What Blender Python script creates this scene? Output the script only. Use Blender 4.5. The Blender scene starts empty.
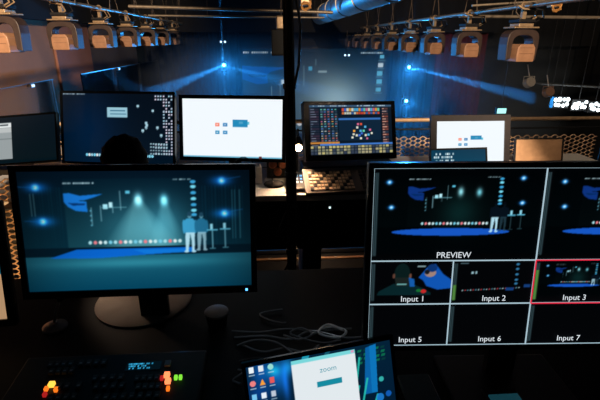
import bpy, bmesh, math, random
import numpy as np
from mathutils import Vector, Matrix
random.seed(7); rng = np.random.default_rng(7)
S = bpy.context.scene
COL = S.collection
PI = math.pi
R = math.radians

# ------------------------------------------------------------------ camera, world, light, exposure
cam_d = bpy.data.cameras.new('camera'); cam_d.lens = 26.0; cam_d.sensor_width = 36.0; cam_d.clip_start = 0.02
cam = bpy.data.objects.new('camera', cam_d); COL.objects.link(cam)
cam.location = (0, 0, 1.55); cam.rotation_euler = (R(90 - 20.28), 0, R(-3.72))
S.camera = cam
S.view_settings.view_transform = 'Standard'; S.view_settings.look = 'None'
S.view_settings.gamma = 1.0; S.view_settings.use_curve_mapping = False
S.view_settings.exposure = 0.0
S.cycles.use_denoising = True
S.cycles.max_bounces = 6; S.cycles.volume_bounces = 0; S.cycles.transparent_max_bounces = 12
S.cycles.sample_clamp_indirect = 4.0
w = bpy.data.worlds.new('dark_hall'); S.world = w; w.use_nodes = True
w.node_tree.nodes['Background'].inputs[0].default_value = (0.25, 0.45, 0.6, 1)
w.node_tree.nodes['Background'].inputs[1].default_value = 0.003

def lamp(name, kind, loc, col, power, target=None, size=0.1, angle=60, blend=0.5):
    d = bpy.data.lights.new(name, kind); d.color = col; d.energy = power
    if kind == 'AREA': d.shape = 'DISK'; d.size = size
    else: d.shadow_soft_size = size
    if kind == 'SPOT': d.spot_size = R(angle); d.spot_blend = blend
    o = bpy.data.objects.new(name, d); COL.objects.link(o); o.location = loc
    if target is not None:
        o.rotation_euler = (Vector(target) - Vector(loc)).to_track_quat('-Z', 'Y').to_euler()
    return o
WARM = (1.0, 0.76, 0.54); BLUE = (0.03, 0.36, 1.0)
# house work lights behind and above the booth, thrown forward on to the rig and the side wall
lamp('house_light', 'SPOT', (-0.4, -1.6, 3.3), WARM, 4200, (-4.2, 6.5, 1.40), 0.10, 46, 0.6)
lamp('house_light', 'SPOT', (0.6, -1.6, 3.3), WARM, 2900, (3.2, 5.4, 1.75), 0.10, 52, 0.6)
# added fill spots without fixtures: warm on the railing mesh, cool on the desk cables
lamp('added_fill_spot', 'SPOT', (1.9, 1.3, 2.9), WARM, 62, (1.9, 3.0, .75), 0.05, 50, 0.6)
lamp('added_fill_spot', 'SPOT', (0.06, 0.85, 2.3), (.8, .9, 1.0), 6, (0.06, 1.0, .75), 0.03, 20, 0.6)

# ------------------------------------------------------------------ helpers
class MB:
    def __init__(s): s.v = []; s.f = []; s.M = Matrix()
    def add(s, vs, fs):
        n = len(s.v); s.v += [s.M @ Vector(p) for p in vs]; s.f += [tuple(i + n for i in q) for q in fs]; return s
    def box(s, x0, x1, y0, y1, z0, z1, tx=0, tz=0):
        # tx, tz: how much the far (y1) face is smaller on each side
        vs = [(x0, y0, z0), (x1, y0, z0), (x1, y0, z1), (x0, y0, z1), (x0+tx, y1, z0+tz), (x1-tx, y1, z0+tz), (x1-tx, y1, z1-tz), (x0+tx, y1, z1-tz)]
        return s.add(vs, [(0, 1, 2, 3), (5, 4, 7, 6), (4, 0, 3, 7), (1, 5, 6, 2), (3, 2, 6, 7), (4, 5, 1, 0)])
    def prism(s, pts, y0, y1):           # polygon in x,z extruded along y (counter-clockwise seen from -y)
        n = len(pts); vs = [(a, y0, b) for a, b in pts] + [(a, y1, b) for a, b in pts]
        fs = [tuple(range(n)), tuple(range(2*n - 1, n - 1, -1))] + [(i, i + n, (i+1) % n + n, (i+1) % n) for i in range(n)]
        return s.add(vs, fs)
    def tube(s, pts, r, n=8, cap=True):
        pts = [Vector(p) for p in pts]; rs = r if isinstance(r, (list, tuple)) else [r]*len(pts)
        vs = []; fs = []; u = None
        for i, p in enumerate(pts):
            t = (pts[min(i+1, len(pts)-1)] - pts[max(i-1, 0)]).normalized()
            if u is None:
                u = t.orthogonal().normalized()
            else:
                u = (u - t*u.dot(t)).normalized()
            q = t.cross(u)
            for k in range(n):
                a = 2*PI*k/n; vs.append(p + (u*math.cos(a) + q*math.sin(a))*rs[i])
        for i in range(len(pts)-1):
            for k in range(n):
                fs.append((i*n+k, i*n+(k+1) % n, (i+1)*n+(k+1) % n, (i+1)*n+k))
        if cap:
            fs.append(tuple(range(n-1, -1, -1))); fs.append(tuple((len(pts)-1)*n+k for k in range(n)))
        return s.add(vs, fs)
    def lathe(s, prof, n=24, c=(0, 0, 0)):
        vs = []; fs = []
        for r, z in prof:
            for k in range(n): vs.append((c[0]+r*math.cos(2*PI*k/n), c[1]+r*math.sin(2*PI*k/n), c[2]+z))
        for i in range(len(prof)-1):
            for k in range(n): fs.append((i*n+k, i*n+(k+1) % n, (i+1)*n+(k+1) % n, (i+1)*n+k))
        fs.append(tuple(range(n-1, -1, -1))); fs.append(tuple((len(prof)-1)*n+k for k in range(n)))
        return s.add(vs, fs)
    def ball(s, c, r, n=12, m=8, sq=(1, 1, 1)):
        vs = []; fs = []
        for i in range(m+1):
            a = PI*i/m
            for k in range(n):
                b = 2*PI*k/n; vs.append((c[0]+r*sq[0]*math.sin(a)*math.cos(b), c[1]+r*sq[1]*math.sin(a)*math.sin(b), c[2]-r*sq[2]*math.cos(a)))
        for i in range(m):
            for k in range(n): fs.append((i*n+k, i*n+(k+1) % n, (i+1)*n+(k+1) % n, (i+1)*n+k))
        return s.add(vs, fs)
    def build(s, name, m, parent=None, smooth=False, bevel=0, kind=None, origin=None):
        me = bpy.data.meshes.new(name)
        off = Vector(origin) if origin is not None else (Vector(parent['at']) if parent is not None and 'at' in parent else Vector())
        me.from_pydata([tuple(p - off) for p in s.v], [], s.f)
        bm = bmesh.new(); bm.from_mesh(me)
        bmesh.ops.remove_doubles(bm, verts=bm.verts, dist=1e-5); bmesh.ops.recalc_face_normals(bm, faces=bm.faces)
        bm.to_mesh(me); bm.free()
        if m: me.materials.append(m)
        if smooth:
            me.polygons.foreach_set('use_smooth', [True]*len(me.polygons)); me.set_sharp_from_angle(angle=R(40))
        o = bpy.data.objects.new(name, me); COL.objects.link(o)
        if parent is not None: o.parent = parent
        if origin is not None and parent is None: o.location = origin
        if bevel:
            b = o.modifiers.new('edge', 'BEVEL'); b.width = bevel; b.segments = 2; b.limit_method = 'ANGLE'
        if kind: o['kind'] = kind
        return o

def empty(name, loc, label=None, cat=None, group=None, rz=0):
    o = bpy.data.objects.new(name, None); COL.objects.link(o); o.location = loc; o.rotation_euler = (0, 0, rz)
    o.empty_display_size = 0.05; o['at'] = [float(c) for c in loc]
    return tag(o, label, cat, group)
def tag(o, label=None, cat=None, group=None, kind=None):
    if label: o['label'] = label
    if cat: o['category'] = cat
    if group: o['group'] = group
    if kind: o['kind'] = kind
    return o
def local(o): o['at'] = [0.0, 0.0, 0.0]; return o
def copy_tree(o, parent=None):
    c = o.copy(); COL.objects.link(c)
    if parent is not None: c.parent = parent
    for ch in list(o.children): copy_tree(ch, c)
    return c

def lin(c): 
    c = np.asarray(c, float)/255.0
    return np.where(c <= 0.04045, c/12.92, ((c+0.055)/1.055)**2.4)
MATS = {}
def mat(name, rgb, rough=0.5, metal=0.0, vary=0.15, scale=40, spec=0.4, bump=0.0):
    if name in MATS: return MATS[name]
    m = bpy.data.materials.new(name); m.use_nodes = True; nt = m.node_tree; p = nt.nodes['Principled BSDF']
    c = lin(rgb)
    tc = nt.nodes.new('ShaderNodeTexCoord'); nz = nt.nodes.new('ShaderNodeTexNoise'); nz.inputs['Scale'].default_value = scale; nz.inputs['Detail'].default_value = 4
    nt.links.new(tc.outputs['Object'], nz.inputs['Vector'])
    rp = nt.nodes.new('ShaderNodeValToRGB')
    rp.color_ramp.elements[0].position = 0.3; rp.color_ramp.elements[1].position = 0.7
    rp.color_ramp.elements[0].color = (*(c*(1-vary)), 1); rp.color_ramp.elements[1].color = (*np.minimum(c*(1+vary), 1), 1)
    nt.links.new(nz.outputs['Fac'], rp.inputs['Fac']); nt.links.new(rp.outputs['Color'], p.inputs['Base Color'])
    p.inputs['Roughness'].default_value = rough; p.inputs['Metallic'].default_value = metal; p.inputs['Specular IOR Level'].default_value = spec
    if bump:
        b = nt.nodes.new('ShaderNodeBump'); b.inputs['Strength'].default_value = bump; b.inputs['Distance'].default_value = 0.004
        nt.links.new(nz.outputs['Fac'], b.inputs['Height']); nt.links.new(b.outputs['Normal'], p.inputs['Normal'])
    MATS[name] = m; return m
def glow(name, rgb, strength=1.0):
    if name in MATS: return MATS[name]
    m = bpy.data.materials.new(name); m.use_nodes = True; p = m.node_tree.nodes['Principled BSDF']
    c = lin(rgb); p.inputs['Base Color'].default_value = (*(c*0.3), 1)
    p.inputs['Emission Color'].default_value = (*c, 1); p.inputs['Emission Strength'].default_value = strength
    MATS[name] = m; return m
def glass(name, rgb, rough=0.05):
    m = bpy.data.materials.new(name); m.use_nodes = True; nt = m.node_tree
    nt.nodes.remove(nt.nodes['Principled BSDF']); out = nt.nodes['Material Output']
    t = nt.nodes.new('ShaderNodeBsdfTransparent'); t.inputs[0].default_value = (*rgb, 1)
    g = nt.nodes.new('ShaderNodeBsdfGlossy'); g.inputs['Roughness'].default_value = rough
    fr = nt.nodes.new('ShaderNodeFresnel'); fr.inputs[0].default_value = 1.12
    mx = nt.nodes.new('ShaderNodeMixShader')
    nt.links.new(fr.outputs[0], mx.inputs[0]); nt.links.new(t.outputs[0], mx.inputs[1]); nt.links.new(g.outputs[0], mx.inputs[2]); nt.links.new(mx.outputs[0], out.inputs[0])
    return m
def screen_mat():
    m = bpy.data.materials.new('screen_picture'); m.use_nodes = True; nt = m.node_tree; p = nt.nodes['Principled BSDF']
    a = nt.nodes.new('ShaderNodeAttribute'); a.attribute_name = 'picture'
    p.inputs['Base Color'].default_value = (0.004, 0.005, 0.006, 1); p.inputs['Roughness'].default_value = 0.4; p.inputs['Specular IOR Level'].default_value = 0.03
    nt.links.new(a.outputs['Color'], p.inputs['Emission Color']); p.inputs['Emission Strength'].default_value = 1.0
    return m
SCREEN = screen_mat()
BLACK = mat('black_plastic', (17, 17, 19), 0.45); BLACK2 = mat('matt_black_metal', (14, 14, 16), 0.6); RUB = mat('black_rubber', (10, 10, 11), 0.7)
GLOSS = mat('gloss_black', (10, 11, 13), 0.25)
STEEL = mat('galvanised_steel', (176, 172, 172), 0.4, 0.3, 0.2, 12, bump=0.1); PIPE = mat('aluminium_pipe', (165, 150, 130), 0.45, 0.6, 0.15, 20)
RAIL = mat('bare_metal_rail', (180, 150, 118), 0.5, 0.3, 0.2, 25); MESHM = mat('expanded_metal', (205, 170, 135), 0.5, 0.2, 0.25, 30)
WHITE = mat('white_laminate', (205, 203, 198), 0.4, 0, 0.05, 15); TAN = mat('tan_board', (160, 124, 92), 0.6, 0, 0.12, 30)
GREY = mat('console_grey', (98, 92, 88), 0.5, 0, 0.1, 30); SILV = mat('brushed_silver', (190, 182, 172), 0.35, 0.4, 0.08, 30)

# ------------------------------------------------------------------ picture canvas (what the screens show)
class Canvas:
    def __init__(s, w, h, ref, bg=(0, 0, 0), ss=2):
        s.W, s.H, s.ss = w*ss, h*ss, ss; s.ref = ref
        s.a = np.zeros((s.H, s.W, 3)); s.a[:] = bg
        x0, y0, x1, y1 = ref
        s.X, s.Y = np.meshgrid(x0+(np.arange(s.W)+0.5)/s.W*(x1-x0), y0+(np.arange(s.H)+0.5)/s.H*(y1-y0))
    def put(s, m, col, a=1.0):
        k = (np.asarray(m, float)*a)[..., None]; s.a = s.a*(1-k)+np.array(col, float)*k
    def rect(s, x0, y0, x1, y1, col, a=1.0): s.put((s.X >= x0) & (s.X < x1) & (s.Y >= y0) & (s.Y < y1), col, a)
    def ell(s, cx, cy, rx, ry, col, a=1.0): s.put(((s.X-cx)/rx)**2+((s.Y-cy)/ry)**2 < 1, col, a)
    def poly(s, pts, col, a=1.0):
        m = np.zeros(s.X.shape, bool); n = len(pts)
        for i in range(n):
            (xa, ya), (xb, yb) = pts[i], pts[(i+1) % n]
            if ya == yb: continue
            c = ((ya > s.Y) != (yb > s.Y)) & (s.X < (xb-xa)*(s.Y-ya)/(yb-ya)+xa); m ^= c
        s.put(m, col, a)
    def line(s, x0, y0, x1, y1, t, col, a=1.0):
        d = np.array([x1-x0, y1-y0], float); L = max(np.hypot(*d), 1e-6); d /= L
        u = (s.X-x0)*d[0]+(s.Y-y0)*d[1]; v = np.abs((s.Y-y0)*d[0]-(s.X-x0)*d[1])
        s.put((u > 0) & (u < L) & (v < t/2), col, a)
    def blob(s, cx, cy, rx, ry, col, a=1.0):
        g = np.exp(-(((s.X-cx)/rx)**2+((s.Y-cy)/ry)**2)); s.a = np.minimum(s.a+np.array(col, float)*(g*a)[..., None], 255)
    def vgrad(s, x0, y0, x1, y1, c0, c1):
        m = (s.X >= x0) & (s.X < x1) & (s.Y >= y0) & (s.Y < y1); t = np.clip((s.Y-y0)/(y1-y0), 0, 1)[..., None]
        s.a = np.where(m[..., None], np.array(c0, float)*(1-t)+np.array(c1, float)*t, s.a)
    def dashes(s, x0, y0, x1, h, col, step=2.0, fill=0.7, a=1.0, seed=0):
        r = random.Random(seed); x = x0
        while x < x1:
            if r.random() < fill: s.rect(x, y0, x+step*0.8, y0+h, col, a*r.uniform(0.6, 1))
            x += step
    def blur(s, k):
        for ax in (0, 1):
            p = np.concatenate([np.repeat(np.take(s.a, [0], ax), k, ax), s.a, np.repeat(np.take(s.a, [-1], ax), k, ax)], ax)
            c = np.cumsum(p, ax); n = s.a.shape[ax]; w = 2*k
            lo = np.take(c, np.arange(0, n), ax); hi = np.take(c, np.arange(w, n+w), ax); s.a = (hi-lo)/w
    def out(s):
        k = s.ss; return lin(s.a.reshape(s.H//k, k, s.W//k, k, 3).mean(axis=(1, 3)))

def frame(c, yaw, tilt, roll):
    y, t, r = R(yaw), R(tilt), R(roll)
    X = Vector((math.cos(y), math.sin(y), 0)); Yb = Vector((-math.sin(y), math.cos(y), 0)); U = Vector((0, 0, 1))*math.cos(t)+Yb*math.sin(t)
    X2 = X*math.cos(r)+U*math.sin(r); U2 = U*math.cos(r)-X*math.sin(r); B = U2.cross(X2)*-1    # B points away from the viewer
    B = X2.cross(U2)*-1
    M = Matrix(((X2.x, B.x, U2.x, c[0]), (X2.y, B.y, U2.y, c[1]), (X2.z, B.z, U2.z, c[2]), (0, 0, 0, 1)))
    return M
def display(parent, M, W, H, cv, name='display', cx=0, cz=0, y=0.0):
    pic = cv.out(); h, w = pic.shape[:2]
    xs = (np.arange(w)/(w-1)-0.5)*W+cx; zs = (0.5-np.arange(h)/(h-1))*H+cz
    P = np.zeros((h, w, 3)); P[..., 0] = xs[None, :]; P[..., 1] = y; P[..., 2] = zs[:, None]
    Mn = np.array(M); P = P.reshape(-1, 3) @ Mn[:3, :3].T + Mn[:3, 3] - np.array(parent['at'])
    idx = np.arange(w*h).reshape(h, w)
    q = np.stack([idx[1:, :-1], idx[1:, 1:], idx[:-1, 1:], idx[:-1, :-1]], -1).reshape(-1, 4)
    me = bpy.data.meshes.new(name); me.vertices.add(w*h); me.vertices.foreach_set('co', P.ravel())
    me.loops.add(q.size); me.loops.foreach_set('vertex_index', q.ravel()); me.polygons.add(len(q))
    me.polygons.foreach_set('loop_start', np.arange(0, q.size, 4)); me.update(calc_edges=True)
    at = me.attributes.new('picture', 'FLOAT_COLOR', 'POINT')
    at.data.foreach_set('color', np.concatenate([pic.reshape(-1, 3), np.ones((w*h, 1))], 1).ravel())
    me.materials.append(SCREEN)
    o = bpy.data.objects.new(name, me); COL.objects.link(o); o.parent = parent; return o
def text(parent, M, body, size, x, y, z, m, name='caption', align='CENTER', shear=0.0):
    c = bpy.data.curves.new('lettering', 'FONT'); c.body = body; c.size = size; c.align_x = align; c.shear = shear; c.resolution_u = 2
    t = bpy.data.objects.new('lettering', c); COL.objects.link(t)
    bpy.context.view_layer.update()
    me = bpy.data.meshes.new_from_object(t.evaluated_get(bpy.context.evaluated_depsgraph_get()))
    bpy.data.objects.remove(t); bpy.data.curves.remove(c)
    T = Matrix.Translation(-Vector(parent['at'])) @ M @ Matrix.Translation((x, y, z)) @ Matrix.Rotation(PI/2, 4, 'X')
    me.transform(T); me.materials.clear(); me.materials.append(m); me.name = name
    o = bpy.data.objects.new(name, me); COL.objects.link(o); o.parent = parent; return o

def monitor(name, label, cat, c, yaw, tilt, roll, W, H, bez, cv, base_z, stand='rect', group=None, led=None, bottom=None, depth=0.05, power_col=None, base_r=0.15, base_mat=None, frame_mat=None, neck_w=0.035, base_dy=-0.01):
    bottom = bez if bottom is None else bottom
    M = frame(c, yaw, tilt, roll); fm = frame_mat or BLACK
    back = M @ Vector((0, depth*0.6, -H*0.15))
    rt = empty(name, (back.x, back.y, base_z), label, cat, group)
    b = MB(); b.M = M; b.box(-W/2, W/2, 0.004, 0.022, -H/2, H/2); b.box(-W*0.42, W*0.42, 0.022, depth, -H*0.42, H*0.36, W*0.06, H*0.06); b.build('housing', fm, rt, bevel=0.003)
    b = MB(); b.M = M
    b.box(-W/2, W/2, -0.006, 0.006, H/2-bez, H/2).box(-W/2, W/2, -0.006, 0.006, -H/2, -H/2+bottom)
    b.box(-W/2, -W/2+bez, -0.006, 0.006, -H/2+bottom, H/2-bez).box(W/2-bez, W/2, -0.006, 0.006, -H/2+bottom, H/2-bez)
    b.build('bezel', GLOSS if fm is BLACK else fm, rt, bevel=0.0015)
    display(rt, M, W-2*bez, H-bez-bottom, cv, cz=(bottom-bez)/2)
    if led:
        b = MB(); b.M = M; b.box(led[0]-0.003, led[0]+0.003, -0.008, -0.005, led[1]-0.003, led[1]+0.003); b.build('power_light', led[2], rt)
    # stand
    b = MB(); top = M @ Vector((0, depth*0.7, -H*0.1)); yv = Matrix.Rotation(R(yaw), 4, 'Z')
    b.M = Matrix.Translation((back.x, back.y+0.03, 0)) @ yv
    b.box(-neck_w, neck_w, -0.012, 0.012, base_z+0.01, top.z); b.build('stand_neck', BLACK, rt, bevel=0.003)
    b = MB()
    if stand == 'round':
        b.lathe([(base_r, 0), (base_r, 0.006), (base_r*0.93, 0.011), (0.04, 0.016)], 48, (back.x-.06, back.y+base_dy, base_z)); b.build('stand_base', base_mat or BLACK, rt, smooth=True)
    else:
        b.M = Matrix.Translation((back.x, back.y, base_z)) @ yv
        b.box(-W*0.2, W*0.2, -0.11, 0.09, 0, 0.012); b.build('stand_base', base_mat or BLACK, rt, bevel=0.004)
    return rt, M

# ------------------------------------------------------------------ setting
def struct(name, b, m, **k): return tag(b.build(name, m, **k), kind='structure')
WALL_TAN = mat('tan_painted_wall', (168, 122, 92), 0.8, 0, 0.06, 3, bump=0.1); WALL_PINK = mat('rose_painted_wall', (160, 112, 98), 0.8, 0, 0.06, 3)
WALL_SLATE = mat('slate_painted_wall', (88, 84, 92), 0.8, 0, 0.06, 3); DARKW = mat('black_painted_wall', (6, 6, 8), 0.85, 0, 0.2, 2)
CARPET = mat('dark_carpet', (12, 12, 13), 0.95, 0, 0.25, 120, bump=0.3); STAGE = mat('stage_boards', (40, 42, 48), 0.5, 0, 0.2, 6)
struct('floor', MB().box(-3.0, 3.6, -2.5, 3.06, -0.25, 0), CARPET)
struct('floor_gallery', MB().box(-3.95, -3.0, -2.5, 13.6, -0.25, 0), CARPET)
struct('floor_hall', MB().box(-4.2, 11, -2.5, 16, -2.75, -2.6), CARPET)
struct('floor_stage', MB().box(-4.0, 6.6, 11.0, 15.6, -2.6, -1.75), STAGE)
struct('ceiling', MB().box(-4.2, 11, -2.6, 16, 4.2, 4.4), DARKW)
struct('wall_left', MB().box(-4.1, -3.9, -2.6, 8.55, -2.6, 1.86), WALL_TAN)
struct('wall_left_panel', MB().box(-4.1, -3.86, 8.55, 10.15, -2.6, 1.86), WALL_PINK)
struct('wall_left_far', MB().box(-4.1, -3.88, 10.15, 13.6, -2.6, 1.9), WALL_SLATE)
struct('wall_left_soffit', MB().box(-4.1, -3.7, -2.6, 13.6, 1.86, 4.2), DARKW)
struct('wall_back', MB().box(-4.2, 11, 15.6, 15.8, -2.6, 4.2), DARKW)
struct('wall_right', MB().box(10.8, 11, -2.6, 15.8, -2.6, 4.2), DARKW)
# haze that hangs over the stage end of the hall
hz = MB().box(-3.6, 7.2, 10.0, 15.3, -1.7, 4.1)
hm = bpy.data.materials.new('stage_haze'); hm.use_nodes = True; nt = hm.node_tree; nt.nodes.remove(nt.nodes['Principled BSDF'])
vs = nt.nodes.new('ShaderNodeVolumeScatter'); vs.inputs['Density'].default_value = 0.045; vs.inputs['Color'].default_value = (0.75, 0.88, 1, 1)
tc = nt.nodes.new('ShaderNodeTexCoord'); sx = nt.nodes.new('ShaderNodeSeparateXYZ'); mr = nt.nodes.new('ShaderNodeMapRange')
mr.inputs['From Min'].default_value = 0.8; mr.inputs['From Max'].default_value = 1.7; mr.inputs['To Min'].default_value = 0.045; mr.inputs['To Max'].default_value = 0.004   # the haze thins out upward
nt.links.new(tc.outputs['Object'], sx.inputs[0]); nt.links.new(sx.outputs['Z'], mr.inputs['Value']); nt.links.new(mr.outputs[0], vs.inputs['Density'])
nt.links.new(vs.outputs[0], nt.nodes['Material Output'].inputs['Volume'])
tag(hz.build('stage_haze', hm), 'thin blue-lit haze hanging over the stage', 'haze', kind='stuff')

# ------------------------------------------------------------------ desks
DESKZ = 0.75
def desk(name, label, x0, x1, y0, y1, z, m, panel_y, panel_z, edge=None):
    rt = empty(name, ((x0+x1)/2, (y0+y1)/2, 0), label, 'desk')
    MB().box(x0, x1, y0, y1, z-0.03, z).build('desktop', m, rt, bevel=0.004)
    MB().box(x0+0.06, x1-0.06, panel_y, panel_y+0.018, panel_z, z-0.03).build('modesty_panel', BLACK2, rt)
    for x in (x0+0.04, x1-0.09):
        for y in (y0+0.04, y1-0.09): MB().box(x, x+0.05, y, y+0.05, 0, z-0.03).build('leg', BLACK2, rt)
    if edge: MB().box(x0, x1, y0-0.006, y0, z-0.03, z).build('edge_band', edge, rt)
    return rt
BDESK = mat('black_desk_top', (9, 10, 12), 0.6, 0, 0.2, 30, spec=.15)
desk('desk', 'black operating desk carrying the two big front screens', -1.35, 1.35, 0.25, 1.42, DESKZ, BDESK, 1.30, 0.35)
desk('desk', 'pale laminate desk in front of the mesh railing', -1.6, 2.15, 2.10, 2.85, 0.80, WHITE, 2.2, 0.44, WHITE)

# ------------------------------------------------------------------ what the stage camera sees
def stage_feed(cv, x0, y0, w, h, dark=False, people=True):
    """stage picture, drawn in a 553 x 300 frame mapped to the given rectangle"""
    kx, ky = w/553.0, h/300.0
    fx = lambda x: x0+(x+18.5)*.968*kx
    fy = lambda y: y0+y*ky
    rc = lambda a, b, c, d, col, al=1: cv.rect(fx(a), fy(b), fx(c), fy(d), col, al)
    pl = lambda pts, col, al=1: cv.poly([(fx(a), fy(b)) for a, b in pts], col, al)
    bl = lambda a, b, ra, rb, col, al=1: cv.blob(fx(a), fy(b), ra*kx, rb*ky, col, al)
    el = lambda a, b, ra, rb, col, al=1: cv.ell(fx(a), fy(b), ra*kx, rb*ky, col, al)
    d = 0.12 if dark else 1.0
    c = lambda r, g, b: (r*d, g*d, b*d)
    m = (cv.X >= x0) & (cv.X < x0+w) & (cv.Y >= y0) & (cv.Y < y0+h)
    cv.put(m, c(4, 26, 40))
    cv.vgrad(x0, y0, x0+w, fy(190), c(3, 18, 32), c(7, 44, 60))
    for k in range(14):                                       # side drapes
        rc(2+k*7, 40, 4.5+k*7, 190, c(8, 48, 64), 0.2+0.2*(k % 3)); rc(420+k*8.5, 40, 423+k*8.5, 190, c(8, 50, 70), 0.2+0.2*(k % 3))
    cv.vgrad(fx(90), fy(20), fx(402), fy(190), c(4, 26, 40), c(20, 68, 82))
    if not dark:
        for g in range(12): pl([(266-g*.4, 66), (271+g*.4, 66), (322+g*5, 192), (225-g*5, 192)], (104, 168, 176), 0.045); pl([(331-g*.3, 68), (336+g*.3, 68), (362+g*3, 192), (318-g*3, 192)], (96, 165, 176), 0.035)
        bl(262, 140, 85, 70, (26, 50, 54), 0.9); bl(335, 130, 50, 60, (20, 42, 48), 0.9)
    else:
        bl(270, 140, 60, 60, (10, 40, 38), 0.7)
    bl(270, 72, 9, 14, (150, 225, 235)); bl(334, 74, 9, 13, (120, 210, 225))
    pl([(89, 55), (102, 54), (128, 61), (185, 57), (160, 66), (138, 72), (120, 73), (143, 75), (144, 101), (116, 98), (98, 88), (89, 76)], (24, 122, 220) if not dark else (14, 52, 130), 0.95)
    pl([(98, 78), (140, 80), (138, 84), (110, 85)], (4, 40, 90), 0.8)
    cv.dashes(fx(90), fy(29), fx(163), 3.5*ky, (205, 240, 250), 4*kx, 0.9, seed=3); cv.dashes(fx(358), fy(22), fx(402), 3*ky, (190, 230, 240), 4*kx, 0.9, seed=4)
    rc(182, 82, 194, 94, (170, 235, 250)); rc(197, 78, 205, 92, (190, 240, 250)); rc(239, 50, 250, 57, (90, 190, 220)); rc(178, 90, 240, 91.5, (120, 190, 205), .7)
    for x, a, b in ((175, 85, 125), (224, 50, 98), (152, 90, 132), (205, 78, 105)): rc(x, a, x+2, b, (150, 210, 225), 0.7)
    for y in (96, 108, 120, 132): rc(149, y, 154, y+4, (100, 180, 205), .8)
    for i, y in enumerate((30, 42, 57, 72, 87, 101, 112)):
        el(408, y, 7.0, 4.2, (120, 225, 250) if i % 2 else (60, 170, 225))
    for i in range(19):
        col = [(170, 225, 235), (200, 235, 240), (240, 130, 140), (120, 205, 230), (230, 240, 240)][(i*7) % 5]
        el(144+i*12.5, 178, 4.4, 4.6, col)
    rc(90, 190, 410, 197, c(3, 20, 34))
    # the lit boards
    if dark: el(245, 207, 200, 13, (22, 86, 195))
    else:
        cv.vgrad(x0, fy(212), x0+w, y0+h, (26, 96, 118), (4, 66, 92))
        bl(250, 232, 220, 12, (28, 52, 50), 0.8)
        pl([(40, 216), (110, 194), (400, 194), (410, 206), (270, 212), (160, 218)], (10, 104, 214), 0.95)
        pl([(250, 198), (405, 198), (405, 208), (280, 209)], (20, 130, 225), 0.6)
    if people:
        sh = (60, 160, 205) if not dark else (8, 22, 36); pt = (185, 232, 248)
        for x, y, s in ((395, 108, 1.0), (425, 110, 0.94)):
            hd_ = (92, 150, 170) if not dark else (8, 18, 26); tc_ = (sh if x < 410 else (34, 112, 150)) if not dark else (6, 16, 26)
            pp = pt if x < 410 or not dark else (40, 70, 84); al = .95 if x < 410 else .7
            el(x+1, y+5*s, 5.2*s, 8*s, hd_); el(x+1, y+2*s, 5.4*s, 6*s, (30, 70, 92) if not dark else (5, 10, 16))
            pl([(x-6*s, y+13*s), (x+8*s, y+13*s), (x+15*s, y+20*s), (x+14*s, y+52*s), (x-11*s, y+52*s), (x-13*s, y+20*s)], tc_); el(x-14*s, y+34*s, 4*s, 18*s, tc_); el(x+15.5*s, y+34*s, 4*s, 17*s, tc_)
            pl([(x-11*s, y+49*s), (x+1, y+49*s), (x-1*s, y+70*s), (x-5*s, y+96*s), (x-12*s, y+96*s), (x-12*s, y+72*s)], pp, al); pl([(x, y+49*s), (x+13*s, y+49*s), (x+12*s, y+72*s), (x+11*s, y+96*s), (x+4*s, y+96*s), (x+4*s, y+70*s)], pp, al)
            el(x-10*s, y+98*s, 6*s, 3*s, pp, al); el(x+9*s, y+98*s, 6*s, 3*s, pp, al)
    for x, y in ((453, 150), (486, 148)):
        rc(x-14, y, x+14, y+4, (90, 180, 210)); rc(x-1.5, y+4, x+1.5, y+48, (130, 205, 225), 0.8 if not dark else .3); rc(x-5, y-14, x+2, y, (150, 225, 245)); rc(x-8, y+48, x+8, y+51, (90, 170, 190), .7 if not dark else .3)
    for x, y in ((24, 40), (34, 123), (481, 28), (486, 110)):
        g = 0.45 if dark else 1.0
        bl(x, y, 24*g, 11*g, (10, 110, 220), 0.75); bl(x, y, 7, 7, (100, 190, 255), 1.0); el(x, y, 3.2, 3.2, (215, 240, 255))
        if not dark:
            cv.line(fx(x-45 if x < 100 else x), fy(y-2), fx(x if x < 100 else x+48), fy(y if x < 100 else y-10), 2*ky, (20, 120, 210), 0.5)
    if not dark:
        for x in (505, 512, 524): rc(x, 50, x+2.5, 175, (60, 140, 160), .55)
        for x in (8, 16): rc(x, 55, x+2, 110, (120, 180, 190), .5)

# big front monitor
cv = Canvas(288, 162, (0, 0, 553, 300)); stage_feed(cv, 0, 0, 553, 300)
cv.blur(2)
cv.a *= np.clip(1.0-0.35*(np.abs(cv.X-276)/276)**3, 0, 1)[..., None]
m1, M1 = monitor('monitor', 'big black monitor showing blue-lit stage with two people standing', 'monitor', (-0.367, 1.104, 1.060), 1.6, 9.9, -1.0, 0.634, 0.366, 0.016, cv, DESKZ, 'round', led=(0.287, -0.174, glow('blue_led', (90, 170, 255), 3.0)), bottom=0.020, base_r=0.15, base_mat=mat('matt_silver_base', (168, 156, 146), .75, 0, .08, 20, spec=.2), neck_w=0.042, base_dy=0.125)

# multiview television: 4 x 4 grid of 9:16 cells, 2x2 preview and 2x2 program on top
U = 553.0; cv = Canvas(400, 225, (0, 0, 4, 4*9/16), (3, 4, 6)); q = 9/16
stage_feed(cv, 0.05, 0.03, 1.94, 2*q-0.05, True); stage_feed(cv, 2.09, 0.03, 1.94, 2*q-0.05, True)
stage_feed(cv, 2.10, 2*q+0.02, 0.90, q-0.10, True)
cv.rect(0, 0.93*2*q-0.0, 4, 2*q, (2, 3, 4), .9)
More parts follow.
